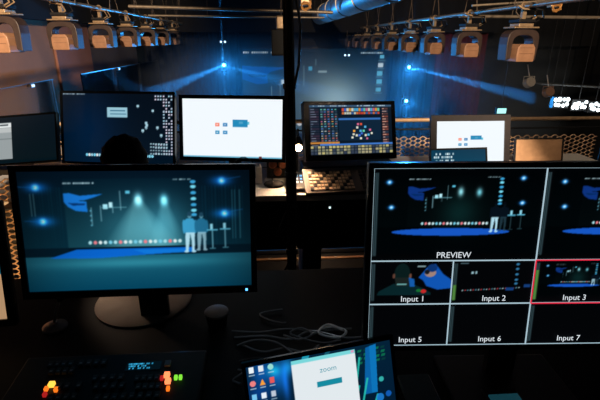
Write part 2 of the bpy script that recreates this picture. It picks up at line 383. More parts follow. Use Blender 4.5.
# input 1: two people close to the camera
cv.poly([(0.12, 2*q+.40), (0.30, 2*q+.30), (0.52, 2*q+.30), (0.66, 2*q+.36), (0.76, 2*q+.42), (0.76, 2*q+.45), (0.1, 2*q+.45)], (8, 36, 40))
cv.ell(0.40, 2*q+.17, 0.095, 0.13, (9, 28, 28)); cv.poly([(0.31, 2*q+.22), (0.50, 2*q+.22), (0.48, 2*q+.33), (0.33, 2*q+.33)], (26, 34, 32)); cv.ell(0.30, 2*q+.20, 0.016, 0.032, (96, 62, 50)); cv.ell(0.50, 2*q+.20, 0.016, 0.032, (110, 70, 56))
cv.rect(0.34, 2*q+.30, 0.46, 2*q+.315, (120, 190, 190))
cv.poly([(0.60, 2*q+.22), (0.72, 2*q+.06), (0.80, 2*q+.05), (0.90, 2*q+.18), (1.0, 2*q+.25), (1.02, 2*q+.36), (0.84, 2*q+.38), (0.70, 2*q+.33), (.66, 2*q+.26)], (16, 84, 178)); cv.ell(0.74, 2*q+.16, 0.07, 0.055, (160, 130, 120)); cv.ell(0.76, 2*q+.10, 0.06, 0.05, (12, 50, 110)); cv.ell(.70, 2*q+.15, .03, .03, (20, 24, 30))
cv.poly([(.48, 2*q+.22), (.55, 2*q+.24), (.56, 2*q+.34), (.5, 2*q+.34)], (20, 90, 170)); cv.rect(.58, 2*q+.07, .68, 2*q+.085, (150, 180, 185)); cv.ell(.67, 2*q+.40, .035, .025, (200, 40, 40)); cv.ell(.61, 2*q+.39, .03, .02, (20, 110, 50))
# input 2: very dark stage
for i in range(22): cv.ell(1.15+i*.033, 2*q+.395-(i*.0015), .010, .009, [(170, 200, 205), (190, 70, 80), (90, 150, 170)][i % 3], .9)
for y in (.06, .12, .19, .26, .31): cv.ell(1.80, 2*q+y, .02, .016, (50, 120, 165))
cv.rect(1.24, 2*q+.15, 1.27, 2*q+.18, (150, 190, 200)); cv.rect(1.29, 2*q+.145, 1.31, 2*q+.18, (150, 190, 200)); cv.rect(1.1, 2*q+.04, 1.2, 2*q+.05, (90, 120, 130)); cv.rect(1.9, 2*q+.32, 1.98, 2*q+.36, (20, 60, 120)); cv.rect(1.68, 2*q+.36, 1.78, 2*q+.40, (20, 60, 120))
cv.blur(1)
# level meters along each cell's edge
for x, y, hh, lvl in ((.02, .06, 2*q-.12, 0), (2.02, .06, 2*q-.12, 0), (.02, 2*q+.04, q-.08, 0), (1.02, 2*q+.04, q-.08, .42), (2.02, 2*q+.04, q-.08, .8), (.02, 3*q+.04, q-.08, 0), (1.02, 3*q+.04, q-.08, 0), (2.02, 3*q+.04, q-.08, 0)):
    for o in (0, .022): cv.rect(x+.005+o, y, x+.021+o, y+hh, (46, 66, 72))
    if lvl: cv.rect(x+.005, y+hh*(1-lvl), x+.043, y+hh, (78, 130, 60))
TVH = 4*q
TVc = (0.379+0.177, 0.799-0.008, 1.109); tvW, tvH = 0.730, 0.420; gW, gH = 0.708, 0.708*9/16
tv, MT = monitor('television', 'wide multiview television split into preview and input windows', 'television', TVc, -2.6, 7.3, -0.1, tvW, tvH, 0.011, cv, DESKZ, depth=0.06)
u = gW/4; X0, Z0 = -gW/2, gH/2; qz = gH/4
LINE = glow('pale_grid_line', (170, 196, 208), 1.0); RED = glow('red_grid_line', (226, 40, 66), 1.0); LET = glow('white_lettering', (226, 234, 240), 1.0)
b = MB(); b.M = MT; t = 0.0012
for z in (0, 2, 3, 4):
    b.box(X0, -X0, -0.0030, -0.0016, Z0-z*qz-t, Z0-z*qz+t)
for x, z0, z1 in ((0, 0, 4), (2, 0, 4), (4, 0, 4), (1, 2, 4), (3, 2, 4)):
    b.box(X0+x*u-t, X0+x*u+t, -0.0034, -0.0018, Z0-z1*qz, Z0-z0*qz)
b.build('grid_lines', LINE, tv)
b = MB(); b.M = MT; t = 0.0013
xa, xb, za, zb = X0+2*u, X0+3*u, Z0-2*qz, Z0-3*qz
b.box(xa, xb, -0.0046, -0.0034, za-t, za+t).box(xa, xb, -0.0046, -0.0034, zb-t, zb+t).box(xa-t, xa+t, -0.0046, -0.0034, zb, za).box(xb-t, xb+t, -0.0046, -0.0034, zb, za)
tag(b.build('selection_outline', RED, tv), 'red outline round the third input window')
text(tv, MT, 'PREVIEW', 0.0185, X0+u*0.99, -0.005, Z0-2*qz+0.0075, LET)
for i in range(3): text(tv, MT, 'Input %d' % (i+1), 0.0185, X0+u*(i+.53), -0.005, Z0-3*qz+0.0075, LET)
for i in range(3): text(tv, MT, 'Input %d' % (i+5), 0.0185, X0+u*(i+.53), -0.005, Z0-4*qz+0.0095, LET)

# monitor cut by the frame at the far side of the desk
cv = Canvas(120, 72, (0, 0, 120, 72), (4, 12, 16)); cv.rect(0, 30, 120, 42, (14, 92, 112)); cv.rect(0, 42, 120, 72, (176, 140, 104))
monitor('monitor', 'black edged monitor showing teal banner above cream page, beside mesh', 'monitor', (-.995, 1.08, 0.975), 6, 10, -1.0, 0.53, 0.355, 0.020, cv, DESKZ, depth=0.045)

# ------------------------------------------------------------------ screens on the rear desk
cv = Canvas(180, 110, (63, 97, 173, 160), (2, 20, 40)); cv.vgrad(63, 97, 173, 160, (2, 12, 24), (2, 19, 34)); cv.blob(90, 128, 30, 40, (0, 16, 34), .8)
cv.dashes(64, 97.4, 86, .9, (190, 210, 220), 1.3, .9, seed=1); cv.rect(108, 109.5, 128, 118.5, (150, 196, 212)); cv.rect(111, 112, 126, 113, (40, 90, 120), .7); cv.rect(111, 115, 127, 116, (40, 90, 120), .7)
for x, y in ((138.5, 108), (153, 112), (146.5, 123), (146.5, 127), (143, 130), (157.5, 127), (161, 134), (147, 125)): cv.rect(x-1.2, y-1.1, x+1.2, y+1.1, (165, 205, 220)); cv.rect(x-.6, y+1.4, x+.6, y+2, (120, 150, 165))
r_ = random.Random(5)
for x in np.arange(155, 171, 2.6):
    for y in np.arange(98.5, 152, 2.7):
        if (x > 165 or y < 103 or y > 140 or (x > 161 and y < 127)) and r_.random() < .82: cv.rect(x, y, x+1.6, y+1.5, (150+r_.random()*60, 195, 215))
for x in np.arange(150, 166, 2.6):
    for y in (141, 144, 147, 150): cv.rect(x, y, x+1.7, y+1.4, (165, 200, 214), .85)
for i in range(9): cv.ell(86.5+i*2.6, 153, 1.2, 1.4, [(120, 210, 240), (225, 235, 240), (150, 200, 220)][i % 3])
for i in range(3): cv.ell(147+i*2.6, 153, 1.2, 1.4, (130, 210, 235))
monitor('monitor', 'dark monitor showing navy desktop with scattered icons, behind dark-haired head', 'monitor', (-0.816, 2.341, 1.110), -11.1, 14, 0.3, 0.640, 0.385, 0.012, cv, 0.80)

def call_home(x0, y0, x1, y1, gx, gy, sc, tile):
    c = Canvas(160, 92, (x0, y0, x1, y1), (243, 250, 255))
    for i, (dx, dy, col) in enumerate(((0, 0, (250, 138, 116)), (7.7, 0, (52, 130, 190)), (0, 7.2, (60, 150, 196)), (7.7, 7.2, (52, 140, 196)))):
        X, Y = gx+dx*sc, gy+dy*sc; c.rect(X-2.2*sc, Y-1.7*sc, X+2.2*sc, Y+1.7*sc, col); c.rect(X-.8*sc, Y-.5*sc, X+.8*sc, Y+.5*sc, (250, 250, 252), .8)
    c.rect(*tile, (36, 138, 186)); tx0, ty0, tx1, ty1 = tile
    c.rect(tx1-.1, ty0+2, tx1+1.6, ty0+4.5, (90, 190, 215)); c.rect(tx0+6*sc, ty0+2*sc, tx0+10*sc, ty0+4*sc, (110, 180, 210), .6)
    c.vgrad(x0, y1-1.5, x1, y1, (120, 190, 215), (90, 160, 190)); return c
cv = call_home(184, 100, 282.5, 155, 218.7, 124, 1.0, (234, 119, 248.5, 126))
monitor('monitor', 'monitor with a bright white page and four small app tiles, beside the lamp', 'monitor', (-0.221, 2.408, 1.089), -11.0, 11.3, 0.3, 0.605, 0.360, 0.020, cv, 0.80)
cv = call_home(437, 119, 505, 162, 460.5, 137.5, .75, (471, 134, 482, 138.2))
monitor('monitor', 'smaller monitor with a bright white page, half hidden by dark tablet', 'monitor', (1.119, 2.345, 1.008), 2.6, 15, -0.6, 0.468, 0.302, 0.034, cv, 0.80, frame_mat=mat('taupe_plastic', (34, 30, 31), .5))
# dark tablet leaning in front of it
cv = Canvas(110, 60, (431, 147, 487, 175), (10, 66, 92)); cv.vgrad(431, 147, 487, 175, (8, 56, 80), (12, 80, 108))
for y in range(5): cv.dashes(434, 149.5+y*2.7, 453, 1.6, (215, 235, 240), 1.9, .72, seed=y+20)
M = frame((1.005, 2.20, 0.905), 2.6, 20, 0); rt = empty('tablet', (1.005, 2.22, 0.80), 'dark tablet with lines of pale text leaning before the white monitor', 'tablet')
b = MB(); b.M = M; b.box(-.163, .163, .002, .014, -.103, .103); b.build('case', BLACK, rt, bevel=.003); display(rt, M, .308, .188, cv, y=0.0015)
b = MB(); b.M = M; b.box(-.163, .163, -.002, .004, .094, .103).box(-.163, .163, -.002, .004, -.103, -.094).box(-.163, -.154, -.002, .004, -.094, .094).box(.154, .163, -.002, .004, -.094, .094).build('bezel', BLACK, rt)
MB().box(.95, 1.06, 2.22, 2.30, .80, .82).build('foot', BLACK, rt)
# dark monitor at an angle
cv = Canvas(120, 68, (-30, 121, 57, 169), (5, 16, 24)); cv.vgrad(-30, 121, 57, 169, (6, 18, 28), (4, 20, 27))
cv.rect(-30, 127, 10, 164, (150, 158, 160)); cv.rect(-30, 127, 10, 131.5, (225, 230, 230)); cv.rect(-2, 128.5, 7, 130, (50, 60, 66)); cv.rect(-30, 143, 10, 144, (120, 128, 130)); cv.rect(-30, 132, 10, 137, (185, 190, 190))
monitor('monitor', 'dark tilted monitor with a pale document window, by the tan wall', 'monitor', (-1.198, 2.078, 1.112), -4.5, 22.4, 4.5, 0.402, 0.232, 0.008, cv, 0.80, depth=.03)

# lighting console
rt = empty('lighting_console', (0.44, 2.25, 0.80), 'grey lighting console with a colourful cue screen over rows of keys', 'lighting console')
Mc = frame((0.425, 2.301, 1.090), 10.6, 18, -1.6); cW, cH = .52, .315
b = MB(); b.M = Mc; b.box(-cW/2, cW/2, .004, .05, -cH/2, cH/2); b.build('screen_housing', BLACK, rt, bevel=.004)
b = MB(); b.M = Mc; z = .020
b.box(-cW/2, cW/2, -.006, .006, cH/2-z, cH/2).box(-cW/2, cW/2, -.006, .006, -cH/2, -cH/2+z+.012).box(-cW/2, -cW/2+.03, -.006, .006, -cH/2, cH/2).box(cW/2-.02, cW/2, -.006, .006, -cH/2, cH/2); b.build('screen_bezel', GLOSS, rt, bevel=.002)
cv = Canvas(190, 100, (0, 0, 345, 188), (12, 26, 40))
r_ = random.Random(11); pal = [(240, 90, 60), (250, 170, 60), (90, 190, 240), (240, 240, 220), (70, 120, 230), (230, 110, 150), (110, 220, 190)]
cv.rect(0, 0, 345, 8, (60, 90, 120)); cv.dashes(3, 2, 320, 4, (200, 220, 235), 7, .7, seed=2)
for yy in range(14, 150, 9):
    cv.rect(4, yy, 40, yy+6, (30+r_.random()*30, 44, 62)); cv.rect(6, yy+1.5, 6+r_.random()*28, yy+4, (150, 170, 190), .7)
    for xx in (46, 60, 74, 90, 104):
        cv.rect(xx, yy, xx+11, yy+6.5, r_.choice([(38, 60, 78), (60, 84, 100), (70, 96, 120)]));
        if r_.random() < .7: cv.rect(xx+1, yy+1.5, xx+8, yy+4.5, r_.choice(pal), .8)
for i in range(16): cv.rect(134+i*10, 12, 143+i*10, 24, r_.choice(pal), .9); cv.rect(134+i*10, 27, 143+i*10, 36, r_.choice([(240, 240, 220), (240, 80, 60), (250, 130, 70), (60, 110, 190)]), .85)
cv.rect(120, 50, 296, 57, (60, 120, 200)); cv.rect(120, 57, 296, 135, (16, 40, 62))
for x, y, c_ in ((208, 70, 0), (192, 82, 3), (225, 80, 2), (178, 95, 1), (205, 95, 2), (218, 95, 6), (245, 92, 5), (175, 108, 3), (188, 112, 3), (200, 112, 4), (226, 112, 3), (238, 110, 2), (252, 105, 3), (205, 124, 3), (170, 120, 3), (232, 125, 5), (210, 105, 4), (195, 70, 5)): cv.rect(x, y, x+9, y+8, pal[c_])
for yy in range(12, 150, 10):
    cv.rect(303, yy, 330, yy+7, r_.choice([(90, 60, 60), (130, 70, 60), (50, 60, 80)])); cv.rect(305, yy+2, 305+r_.random()*20, yy+5, (240, 190, 170), .8)
cv.rect(0, 138, 120, 146, (250, 160, 60), .8); cv.rect(40, 146, 345, 152, (70, 130, 220))
for xx in range(0, 340, 15):
    for yy in (154, 165, 176): cv.rect(xx+1, yy, xx+13, yy+9, r_.choice([(214, 200, 130), (150, 150, 120), (80, 90, 100), (190, 180, 140), (60, 70, 90)]), .95)
cv.a *= 0.92
display(rt, Mc, cW-.05, cH-2*z-.012, cv, cx=.005, cz=.006)
# sloping key surface
sl = R(22); Mk = Matrix.Translation((0.435, 2.075, 0.822)) @ Matrix.Rotation(R(3), 4, 'Z') @ Matrix.Rotation(sl, 4, 'X')
b = MB(); b.M = Mk; b.box(-.27, .27, 0, .20, -.02, 0.0); b.build('key_surface', GREY, rt, bevel=.004)
b = MB()
b.M = Matrix.Translation((0.435, 2.09, 0.80)) @ Matrix.Rotation(R(3), 4, 'Z'); b.box(-.26, .26, 0.0, .30, 0, .02).box(-.26, .26, .19, .34, .02, .10); b.build('chassis', BLACK2, rt, bevel=.003)
KEY = mat('dark_keycap', (38, 35, 34), .5); KEYL = mat('pale_keycap', (190, 165, 140), .5)
kproto = {}
def key(par, M, x, y, wx, wy, h, m, name='key'):
    k = (round(wx, 4), round(wy, 4), round(h, 4), m.name)
    if k not in kproto:
        o = MB().box(-wx/2, wx/2, -wy/2, wy/2, 0, h).build(name, m); kproto[k] = o.data; o.data.name = 'key_cap'
        bpy.data.objects.remove(o)
    o = bpy.data.objects.new(name, kproto[k]); COL.objects.link(o); o.parent = par
    o.matrix_local = Matrix.Translation(-Vector(par['at'])) @ M @ Matrix.Translation((x, y, 0)); return o
for j in range(6):
    for i in range(24):
        if i in (12, 13, 18): continue
        key(rt, Mk, -.235+i*.0195, .028+j*.026, .0145, .017, .006, KEYL if (i*5+j*3) % 4 and i < 13 else KEY)
for i in range(4):
    b = MB(); b.M = Mk; b.lathe([(.011, 0), (.011, .012), (.009, .014)], 12, (.175+i*.024, .165, 0)); b.build('encoder', KEYL, rt, smooth=True)

# programming pad with lit buttons, beside the lamp
rt = empty('button_pad', (0.15, 2.16, 0.80), 'small black pad with rows of lit white and blue buttons under lamp', 'control pad')
Mp = Matrix.Translation((0.152, 2.165, 0.830)) @ Matrix.Rotation(R(16), 4, 'X')
b = MB(); b.M = Mp; b.box(-.075, .075, -.03, .13, -.018, 0); b.build('case', BLACK, rt, bevel=.004)
MB().box(.09, .21, 2.17, 2.245, .80, .83).build('foot', BLACK, rt)
for j in range(3):
    for i in range(5):
        colr = ('pad_white', (225, 232, 236)) if (i < 2 or j == 0) else ('pad_blue', (90, 170, 240))
        if j == 2 and i < 3: colr = ('pad_blue', (90, 170, 240))
        if j == 0 and i == 4: colr = ('pad_amber', (250, 220, 150))
        key(rt, Mp, -.046+i*.022, .030+j*.030, .012, .013, .004, glow(*colr, .9), 'button')
# work lamp
rt = empty('work_lamp', (0.14, 2.42, 0.80), 'bare warm work lamp glowing beside the lighting console', 'lamp')
MB().lathe([(.04, 0), (.04, .012), (.012, .02)], 20, (.14, 2.42, .80)).build('base', BLACK, rt, smooth=True)
MB().tube([(.14, 2.42, .815), (.14, 2.42, .95), (.138, 2.36, 1.09), (.136, 2.27, 1.105), (.135, 2.24, 1.07)], .006, 8).build('gooseneck', BLACK2, rt, smooth=True)
b = MB(); b.lathe([(.010, .0), (.026, -.035), (.027, -.042), (.020, -.042)], 18, (.135, 2.235, 1.078)); b.build('shade', BLACK2, rt, smooth=True)
MB().ball((.135, 2.215, 1.022), .020, 14, 10).build('bulb', glow('hot_bulb', (255, 214, 170), 30.0), rt, smooth=True)
lamp('bulb_light', 'SPOT', (.135, 2.205, 1.0), (1, .62, .36), 10.0, (.13, 2.15, .8), .015, 110, .7)
# connector box with three round sockets
rt = empty('socket_box', (0.01, 2.52, 0.80), 'dark box with three round copper sockets beside the lamp', 'box')
MB().box(-.035, .095, 2.40, 2.56, .80, .915).build('case', BLACK, rt, bevel=.004)
COP = mat('copper_socket', (196, 120, 84), .4, .3)
for x, z in ((.0, .882), (.056, .882), (.028, .838)):
    b = MB(); b.M = Matrix.Translation((x, 2.40, z)) @ Matrix.Rotation(PI/2, 4, 'X'); b.lathe([(.024, 0), (.024, .008), (.017, .010), (.012, .004)], 20); b.build('socket', COP, rt, smooth=True)
# mouse
rt = empty('mouse', (0.005, 2.245, 0.80), 'black computer mouse lying on the pale desk', 'mouse')
MB().ball((.005, 2.245, .815), .05, 18, 10, (1.15, .75, .42)).build('shell', RUB, rt, smooth=True); MB().tube([(.0, 2.21, .834), (.0, 2.225, .838)], .004, 8).build('scroll_wheel', GREY, rt)
# white phone charger leaning at the monitor corner
rt = empty('adapter', (-0.078, 2.30, 0.80), 'small white plug adapter beside the big monitor corner', 'adapter')
MB().box(-.095, -.06, 2.29, 2.32, .80, .90).build('body', WHITE, rt, bevel=.006); MB().box(-.089, -.083, 2.295, 2.30, .90, .915).box(-.072, -.066, 2.295, 2.30, .90, .915).build('prong', STEEL, rt)
# tan board leaning on the mesh
rt = empty('board', (1.73, 2.70, 0.80), 'tan board with a dark rim leaning against the mesh', 'board')
Mb = frame((1.735, 2.66, .875), 0, 12, 0); b = MB(); b.M = Mb; b.box(-.155, .155, 0, .008, -.072, .072); b.build('panel', TAN, rt)
b = MB(); b.M = Mb; b.box(-.165, .165, -.004, .01, .070, .078).box(-.165, .165, -.004, .01, -.078, -.070).box(-.165, -.155, -.004, .01, -.07, .07).box(.155, .165, -.004, .01, -.07, .07); b.build('rim', BLACK2, rt)
# thin cable with a red plug in front of the white page
b = MB(); pts = []
for k in range(15):
    t = k/14; pts.append((-.225+.20*t, 2.34, .90+.05*math.sin(PI*min(t*1.5, 1))-.02*t))
rt = empty('headset_cable', (-.225, 2.34, .80), 'thin arched black cable with a red plug below the white page', 'cable')
MB().tube([(-.225, 2.34, .80)]+pts+[(-.0, 2.34, .80)], .0025, 6).build('lead', RUB, rt, smooth=True)
MB().tube([(-.075, 2.335, .937), (-.060, 2.335, .937)], .009, 8).build('plug', mat('red_plastic', (190, 40, 50), .4), rt)
# ------------------------------------------------------------------ railings
def expanded(b, u0, u1, z0, z1, P, pu=.07, pz=.030, r=.004):
    """strands of expanded metal; P(u, z) gives the world point"""
    n = int((u1-u0)/pu); rows = int((z1-z0)/pz)
    for j in range(rows):
        for s in (0, 1):
            pts = []; base = z0+j*pz
            for i in range(n):
                for f, h in ((0, 0), (.22, 0), (.5, 1), (.72, 1)):
                    z = h*pz/2 if s == 0 else pz-h*pz/2
                    pts.append(P(u0+(i+f)*pu, base+z))
            b.tube(pts, r, 4, False)
def railing(name, label, p0, p1, bays, n_bays_visible=None):
    p0, p1 = Vector(p0), Vector(p1); d = (p1-p0); L = d.length; d.normalize(); nrm = Vector((-d.y, d.x, 0))
    rt = empty(name, p0, label, 'railing')
    a, c = p0+Vector((0, 0, 1.02)), p1+Vector((0, 0, 1.02))
    MB().tube([a, c], .014, 10).build('top_rail', RAIL, rt, smooth=True)
    MB().tube([p0+Vector((0, 0, .955)), p1+Vector((0, 0, .955))], .006, 8).build('mid_rail', BLACK2, rt, smooth=True)
    MB().tube([p0+Vector((0, 0, .012)), p1+Vector((0, 0, .012))], .02, 8).build('bottom_rail', BLACK2, rt, smooth=True)
    for k in range(bays+1):
        q = p0+d*(L*k/bays); MB().tube([q, q+Vector((0, 0, 1.02))], .016, 8).build('post', BLACK2, rt, smooth=True)
    for k in range(bays):
        b = MB(); expanded(b, L*k/bays+.02, L*(k+1)/bays-.02, .06, .925, lambda u, z: p0+d*u+Vector((0, 0, z)))
        b.build('mesh_panel', MESHM, rt, kind='stuff')
    return rt
railing('railing', 'booth front railing of hexagonal mesh under a pale metal top rail', (-1.75, 3.0, 0), (3.5, 3.0, 0), 5)
rt = empty('mesh_guard', (-1.45, 2.05, 0), 'hexagonal mesh guard panel lit orange beside the big front monitor', 'guard panel')
b = MB(); expanded(b, -1.83, -1.13, .06, .95, lambda u, z: Vector((u, 2.05, z))); b.build('mesh_panel', MESHM, rt, kind='stuff')
for x in (-1.84, -1.12): MB().box(x-.012, x+.012, 2.038, 2.062, 0, .98).build('post', BLACK2, rt)
for z in (.04, .965): MB().box(-1.84, -1.12, 2.04, 2.06, z-.012, z+.012).build('cross_bar', BLACK2, rt)
lamp('added_low_light', 'SPOT', (-1.45, 1.25, .25), (1.0, .58, .26), 50, (-1.32, 2.05, .65), .03, 70, .5)  # added warm light to brighten the mesh guard; no lamp stands here
lamp('added_base_fill', 'SPOT', (-.72, 1.42, .98), (1.0, .72, .52), 2.0, (-.42, 1.26, .76), .03, 60, .6)  # added fill behind the monitor, in place of bounced light on its base
lamp('added_low_light', 'POINT', (0.30, 2.90, .26), (1.0, .66, .42), 3.0, size=.03)  # extra light put under the desk to warm the floor strip
rt = empty('light_leak_strip', (.2, 2.9, 0), 'added tan strip standing in for light leaking under the pale desk', 'floor strip')  # tan strip added where warm light leaks in at floor level
MB().box(-.9, .82, 2.885, 2.915, 0, .012).build('strip', TAN, rt, bevel=.003)
for k in range(7): MB().box(-.8+k*.25, -.785+k*.25, 2.893, 2.907, .012, .015).build('screw', STEEL, rt)
# dark cases under the rear desk
for x, wd, lab in ((-.28, .28, 'black flight case under pale desk near the cable drop'), (.98, .30, 'black flight case under the pale desk behind multiview television'), (0.235, .12, 'narrow black power unit standing under the pale desk')):
    rt = empty('flight_case' if wd > .2 else 'power_unit', (x, 2.6, 0), lab, 'case' if wd > .2 else 'power unit')
    MB().box(x-wd/2, x+wd/2, 2.45, 2.80, .02, .40).build('body', BLACK2, rt, bevel=.006)
    for z in (.03, .36): MB().box(x-wd/2-.004, x+wd/2+.004, 2.445, 2.825, z, z+.03).build('edge_trim', BLACK, rt)
    for s in (-1, 1): MB().box(x+s*wd*.38-.02, x+s*wd*.38+.02, 2.46, 2.81, 0, .02).build('foot', RUB, rt)
rt = empty('network_switch', (.30, 2.165, .69), 'small black unit with a white light mounted below pale desk', 'network unit')
MB().box(.18, .42, 2.13, 2.20, .69, .755).build('case', BLACK2, rt); MB().box(.292, .302, 2.126, 2.131, .71, .72).build('status_light', glow('white_led', (210, 240, 240), 1.4), rt)

# ------------------------------------------------------------------ cable drop from the ceiling
rt = empty('cable_drop', (0.08, 1.95, 0), 'thick black cable bundle hanging from the ceiling down past the desks', 'cable bundle')
r_ = random.Random(3)
for k in range(6):
    a = 2*PI*k/6; x, y = .080+.012*math.cos(a), 1.95+.012*math.sin(a); pts = []
    for i in range(22):
        z = .02+i*.205; tw = .35*i; pts.append((x+.004*math.sin(tw+k)+.006*math.sin(z*2.2), y+.004*math.cos(tw*1.1+k), z))
    MB().tube(pts, .009, 7).build('cable', RUB, rt, smooth=True)
for z in (.55, .95, 1.35, 1.75, 2.2):
    MB().lathe([(.030, 0), (.030, .02)], 14, (.080+.006*math.sin(z*2.2), 1.95, z)).build('tie', BLACK2, rt)
MB().tube([(.11, 1.93, 1.72), (.128, 1.92, 1.60), (.12, 1.92, 1.45), (.10, 1.93, 1.36)], .006, 7).build('loose_lead', GREY, rt, smooth=True)
MB().tube([(.10, 1.93, .80), (.105, 1.92, .66), (.09, 1.92, .55), (.05, 1.93, .46), (.03, 1.94, .38)], .006, 7).build('loose_lead', RUB, rt, smooth=True)
MB().tube([(.06, 1.92, .78), (.025, 1.91, .70), (.05, 1.92, .62)], .005, 7).build('loose_lead', RUB, rt, smooth=True)

# ------------------------------------------------------------------ front desk: laptop, switcher, small things
Ml = frame((0.100, 0.725, 0.833), 7.5, 18.0, 3.2); lW, lH = .318, .186
rt = empty('laptop', (0.10, 0.62, DESKZ), 'black laptop showing white sign-in window over a teal wallpaper', 'laptop')
b = MB(); b.M = Ml; b.box(-lW/2-.008, lW/2+.008, .001, .009, -lH/2-.02, lH/2+.010); b.build('lid', BLACK, rt, bevel=.003)
b = MB(); b.M = Ml; b.box(-lW/2-.008, lW/2+.008, -.003, .003, lH/2, lH/2+.010).box(-lW/2-.008, lW/2+.008, -.003, .003, -lH/2-.02, -lH/2).box(-lW/2-.008, -lW/2, -.003, .003, -lH/2, lH/2).box(lW/2, lW/2+.008, -.003, .003, -lH/2, lH/2); b.build('bezel', GLOSS, rt)
cv = Canvas(256, 150, (0, 0, 144, 84), (3, 40, 62)); cv.vgrad(0, 0, 144, 84, (4, 34, 56), (2, 24, 46))
for x, y, rx, ry, c_ in ((14, 8, 10, 12, (10, 90, 190)), (30, 14, 8, 16, (20, 110, 210)), (40, 8, 5, 8, (30, 150, 220)), (26, 9, 6, 5, (20, 160, 110)), (36, 24, 3, 16, (20, 90, 200)), (10, 28, 12, 10, (6, 50, 130))): cv.blob(x, y, rx, ry, c_, .55)
cv.poly([(55, 0), (62, 0), (58, 9), (51, 9)], (30, 150, 175)); cv.poly([(78, 0), (83, 0), (80, 5), (75, 5)], (20, 90, 110))
for i in range(4):
    for k in range(7): cv.poly([(98+k*6, 5+i*4), (102+k*6, 5+i*4), (101+k*6, 7.4+i*4), (97+k*6, 7.4+i*4)], (14, 120, 78) if (i+k) % 3 else (8, 60, 56), .8)
cv.poly([(118, 4), (129, 2), (126, 50), (112, 50), (114, 36)], (10, 96, 165)); cv.poly([(122, 3), (129, 2), (126, 50), (120, 50)], (14, 120, 190), .8)
for a, bb, c2, d in ((111, 12, 104, 44), (117, 34, 104, 78), (126, 52, 112, 84), (108, 40, 101, 60)): cv.line(a, bb, c2, d, 2.0, (40, 190, 175), .9)
for x, y, r0, c_ in ((128, 56, 4, (30, 130, 220)), (134, 66, 4, (40, 110, 220)), (124, 70, 3.4, (20, 160, 200)), (131, 38, 2.6, (60, 200, 190)), (137, 54, 3, (20, 100, 200)), (120, 62, 2.4, (60, 220, 200)), (133, 78, 3.5, (30, 120, 210)), (110, 70, 5, (10, 80, 150)), (140, 72, 3, (50, 120, 230))): cv.ell(x, y, r0, r0, c_, .85)
ic = [(235, 245, 250), (225, 235, 240), (150, 220, 210), (240, 130, 130), (250, 160, 60), (230, 90, 90), (120, 200, 240), (230, 240, 250), (190, 200, 215)]
for j in range(4):
    for i in range(3):
        k = (j*3+i) % 9; x, y = 5+i*9.2, 4.5+j*13
        if k == 4: cv.poly([(x, y-3), (x+2.8, y+3), (x-2.8, y+3)], ic[k])
        elif k in (3, 2): cv.ell(x, y, 2.8, 2.8, ic[k])
        else: cv.rect(x-2.3, y-2.8, x+2.3, y+2.8, ic[k])
        cv.rect(x-2.8, y+4.4, x+2.8, y+5.6, (190, 215, 225), .7)
cv.rect(43, 3.5, 107, 84, (226, 234, 238)); cv.rect(43, 3.5, 107, 7.0, (120, 215, 220)); cv.rect(103, 4, 106, 6.3, (220, 150, 190)); cv.rect(66, 28, 91, 33.5, (20, 138, 160))
display(rt, Ml, lW, lH, cv)
text(rt, Ml, 'zoom', .0165, -lW/2+78.5/144*lW, -.0012, lH/2-19.2/84*lH, glow('teal_lettering', (40, 150, 168), 1.0), 'lettering')
b = MB(); b.M = frame((0.100+.01, 0.52, DESKZ), 7.5, 0, 0); b.box(-.167, .167, -.10, .145, .002, .018); b.build('keyboard_base', BLACK, rt, bevel=.003)
b = MB(); b.M = Ml; b.tube([(-.11, .004, -lH/2-.022), (.11, .004, -lH/2-.022)], .006, 8); b.build('hinge', BLACK2, rt)
Mkb = frame((0.11, 0.52, DESKZ+.018), 7.5, 0, 0)
for j in range(5):
    for i in range(12): key(rt, Mkb, -.137+i*.025, .02+j*.022, .020, .017, .002, KEY)
b = MB(); b.M = Mkb; b.box(-.05, .05, -.085, -.02, 0, .001); b.build('touchpad', BLACK2, rt)

rt = empty('video_switcher', (-0.40, 0.83, DESKZ), 'black video switcher panel with orange, red and green lit buttons', 'video switcher')
Msw = Matrix.Translation((-0.405, 0.83, DESKZ+.035)) @ Matrix.Rotation(R(6), 4, 'X')
b = MB(); b.M = Msw; b.box(-.225, .225, -.16, .105, -.03, 0); b.build('case', BLACK2, rt, bevel=.005)
MB().box(-.60, -.21, .70, .90, DESKZ, DESKZ+.02).build('foot', RUB, rt)
def sxy(px, py): return (px-112+(py-367)*.6)/(440+(py-367)), .0582-(py-367)*.0031
LEG = {}
lit = {(44, 384): ('lit_orange', (255, 150, 40), 1.3), (168, 378): ('lit_red', (255, 110, 60), 1.5), (168, 386): ('lit_red', (255, 110, 60), 1.5), (179, 381): ('lit_green', (120, 220, 60), 1.0)}
DIMK = mat('unlit_button', (62, 60, 60), .5); CAPT = mat('button_legend', (150, 150, 150), .6)
for row, xs in ((362, range(48, 76, 7)), (369, range(48, 76, 7)), (362, range(80, 106, 8)), (386, range(92, 128, 9)), (380, range(136, 164, 7)), (388, range(136, 164, 7)), (378, range(92, 128, 9)), (394, range(44, 76, 8)), (396, range(92, 164, 9)), (384, (54, 62, 74))):
    for px in xs:
        x, y = sxy(px, row); k = key(rt, Msw, x, y, .0115, .0165, .007, DIMK, 'button')
        key(rt, Msw, x, y-.0025, .006, .0035, .0076, CAPT, 'button_mark')
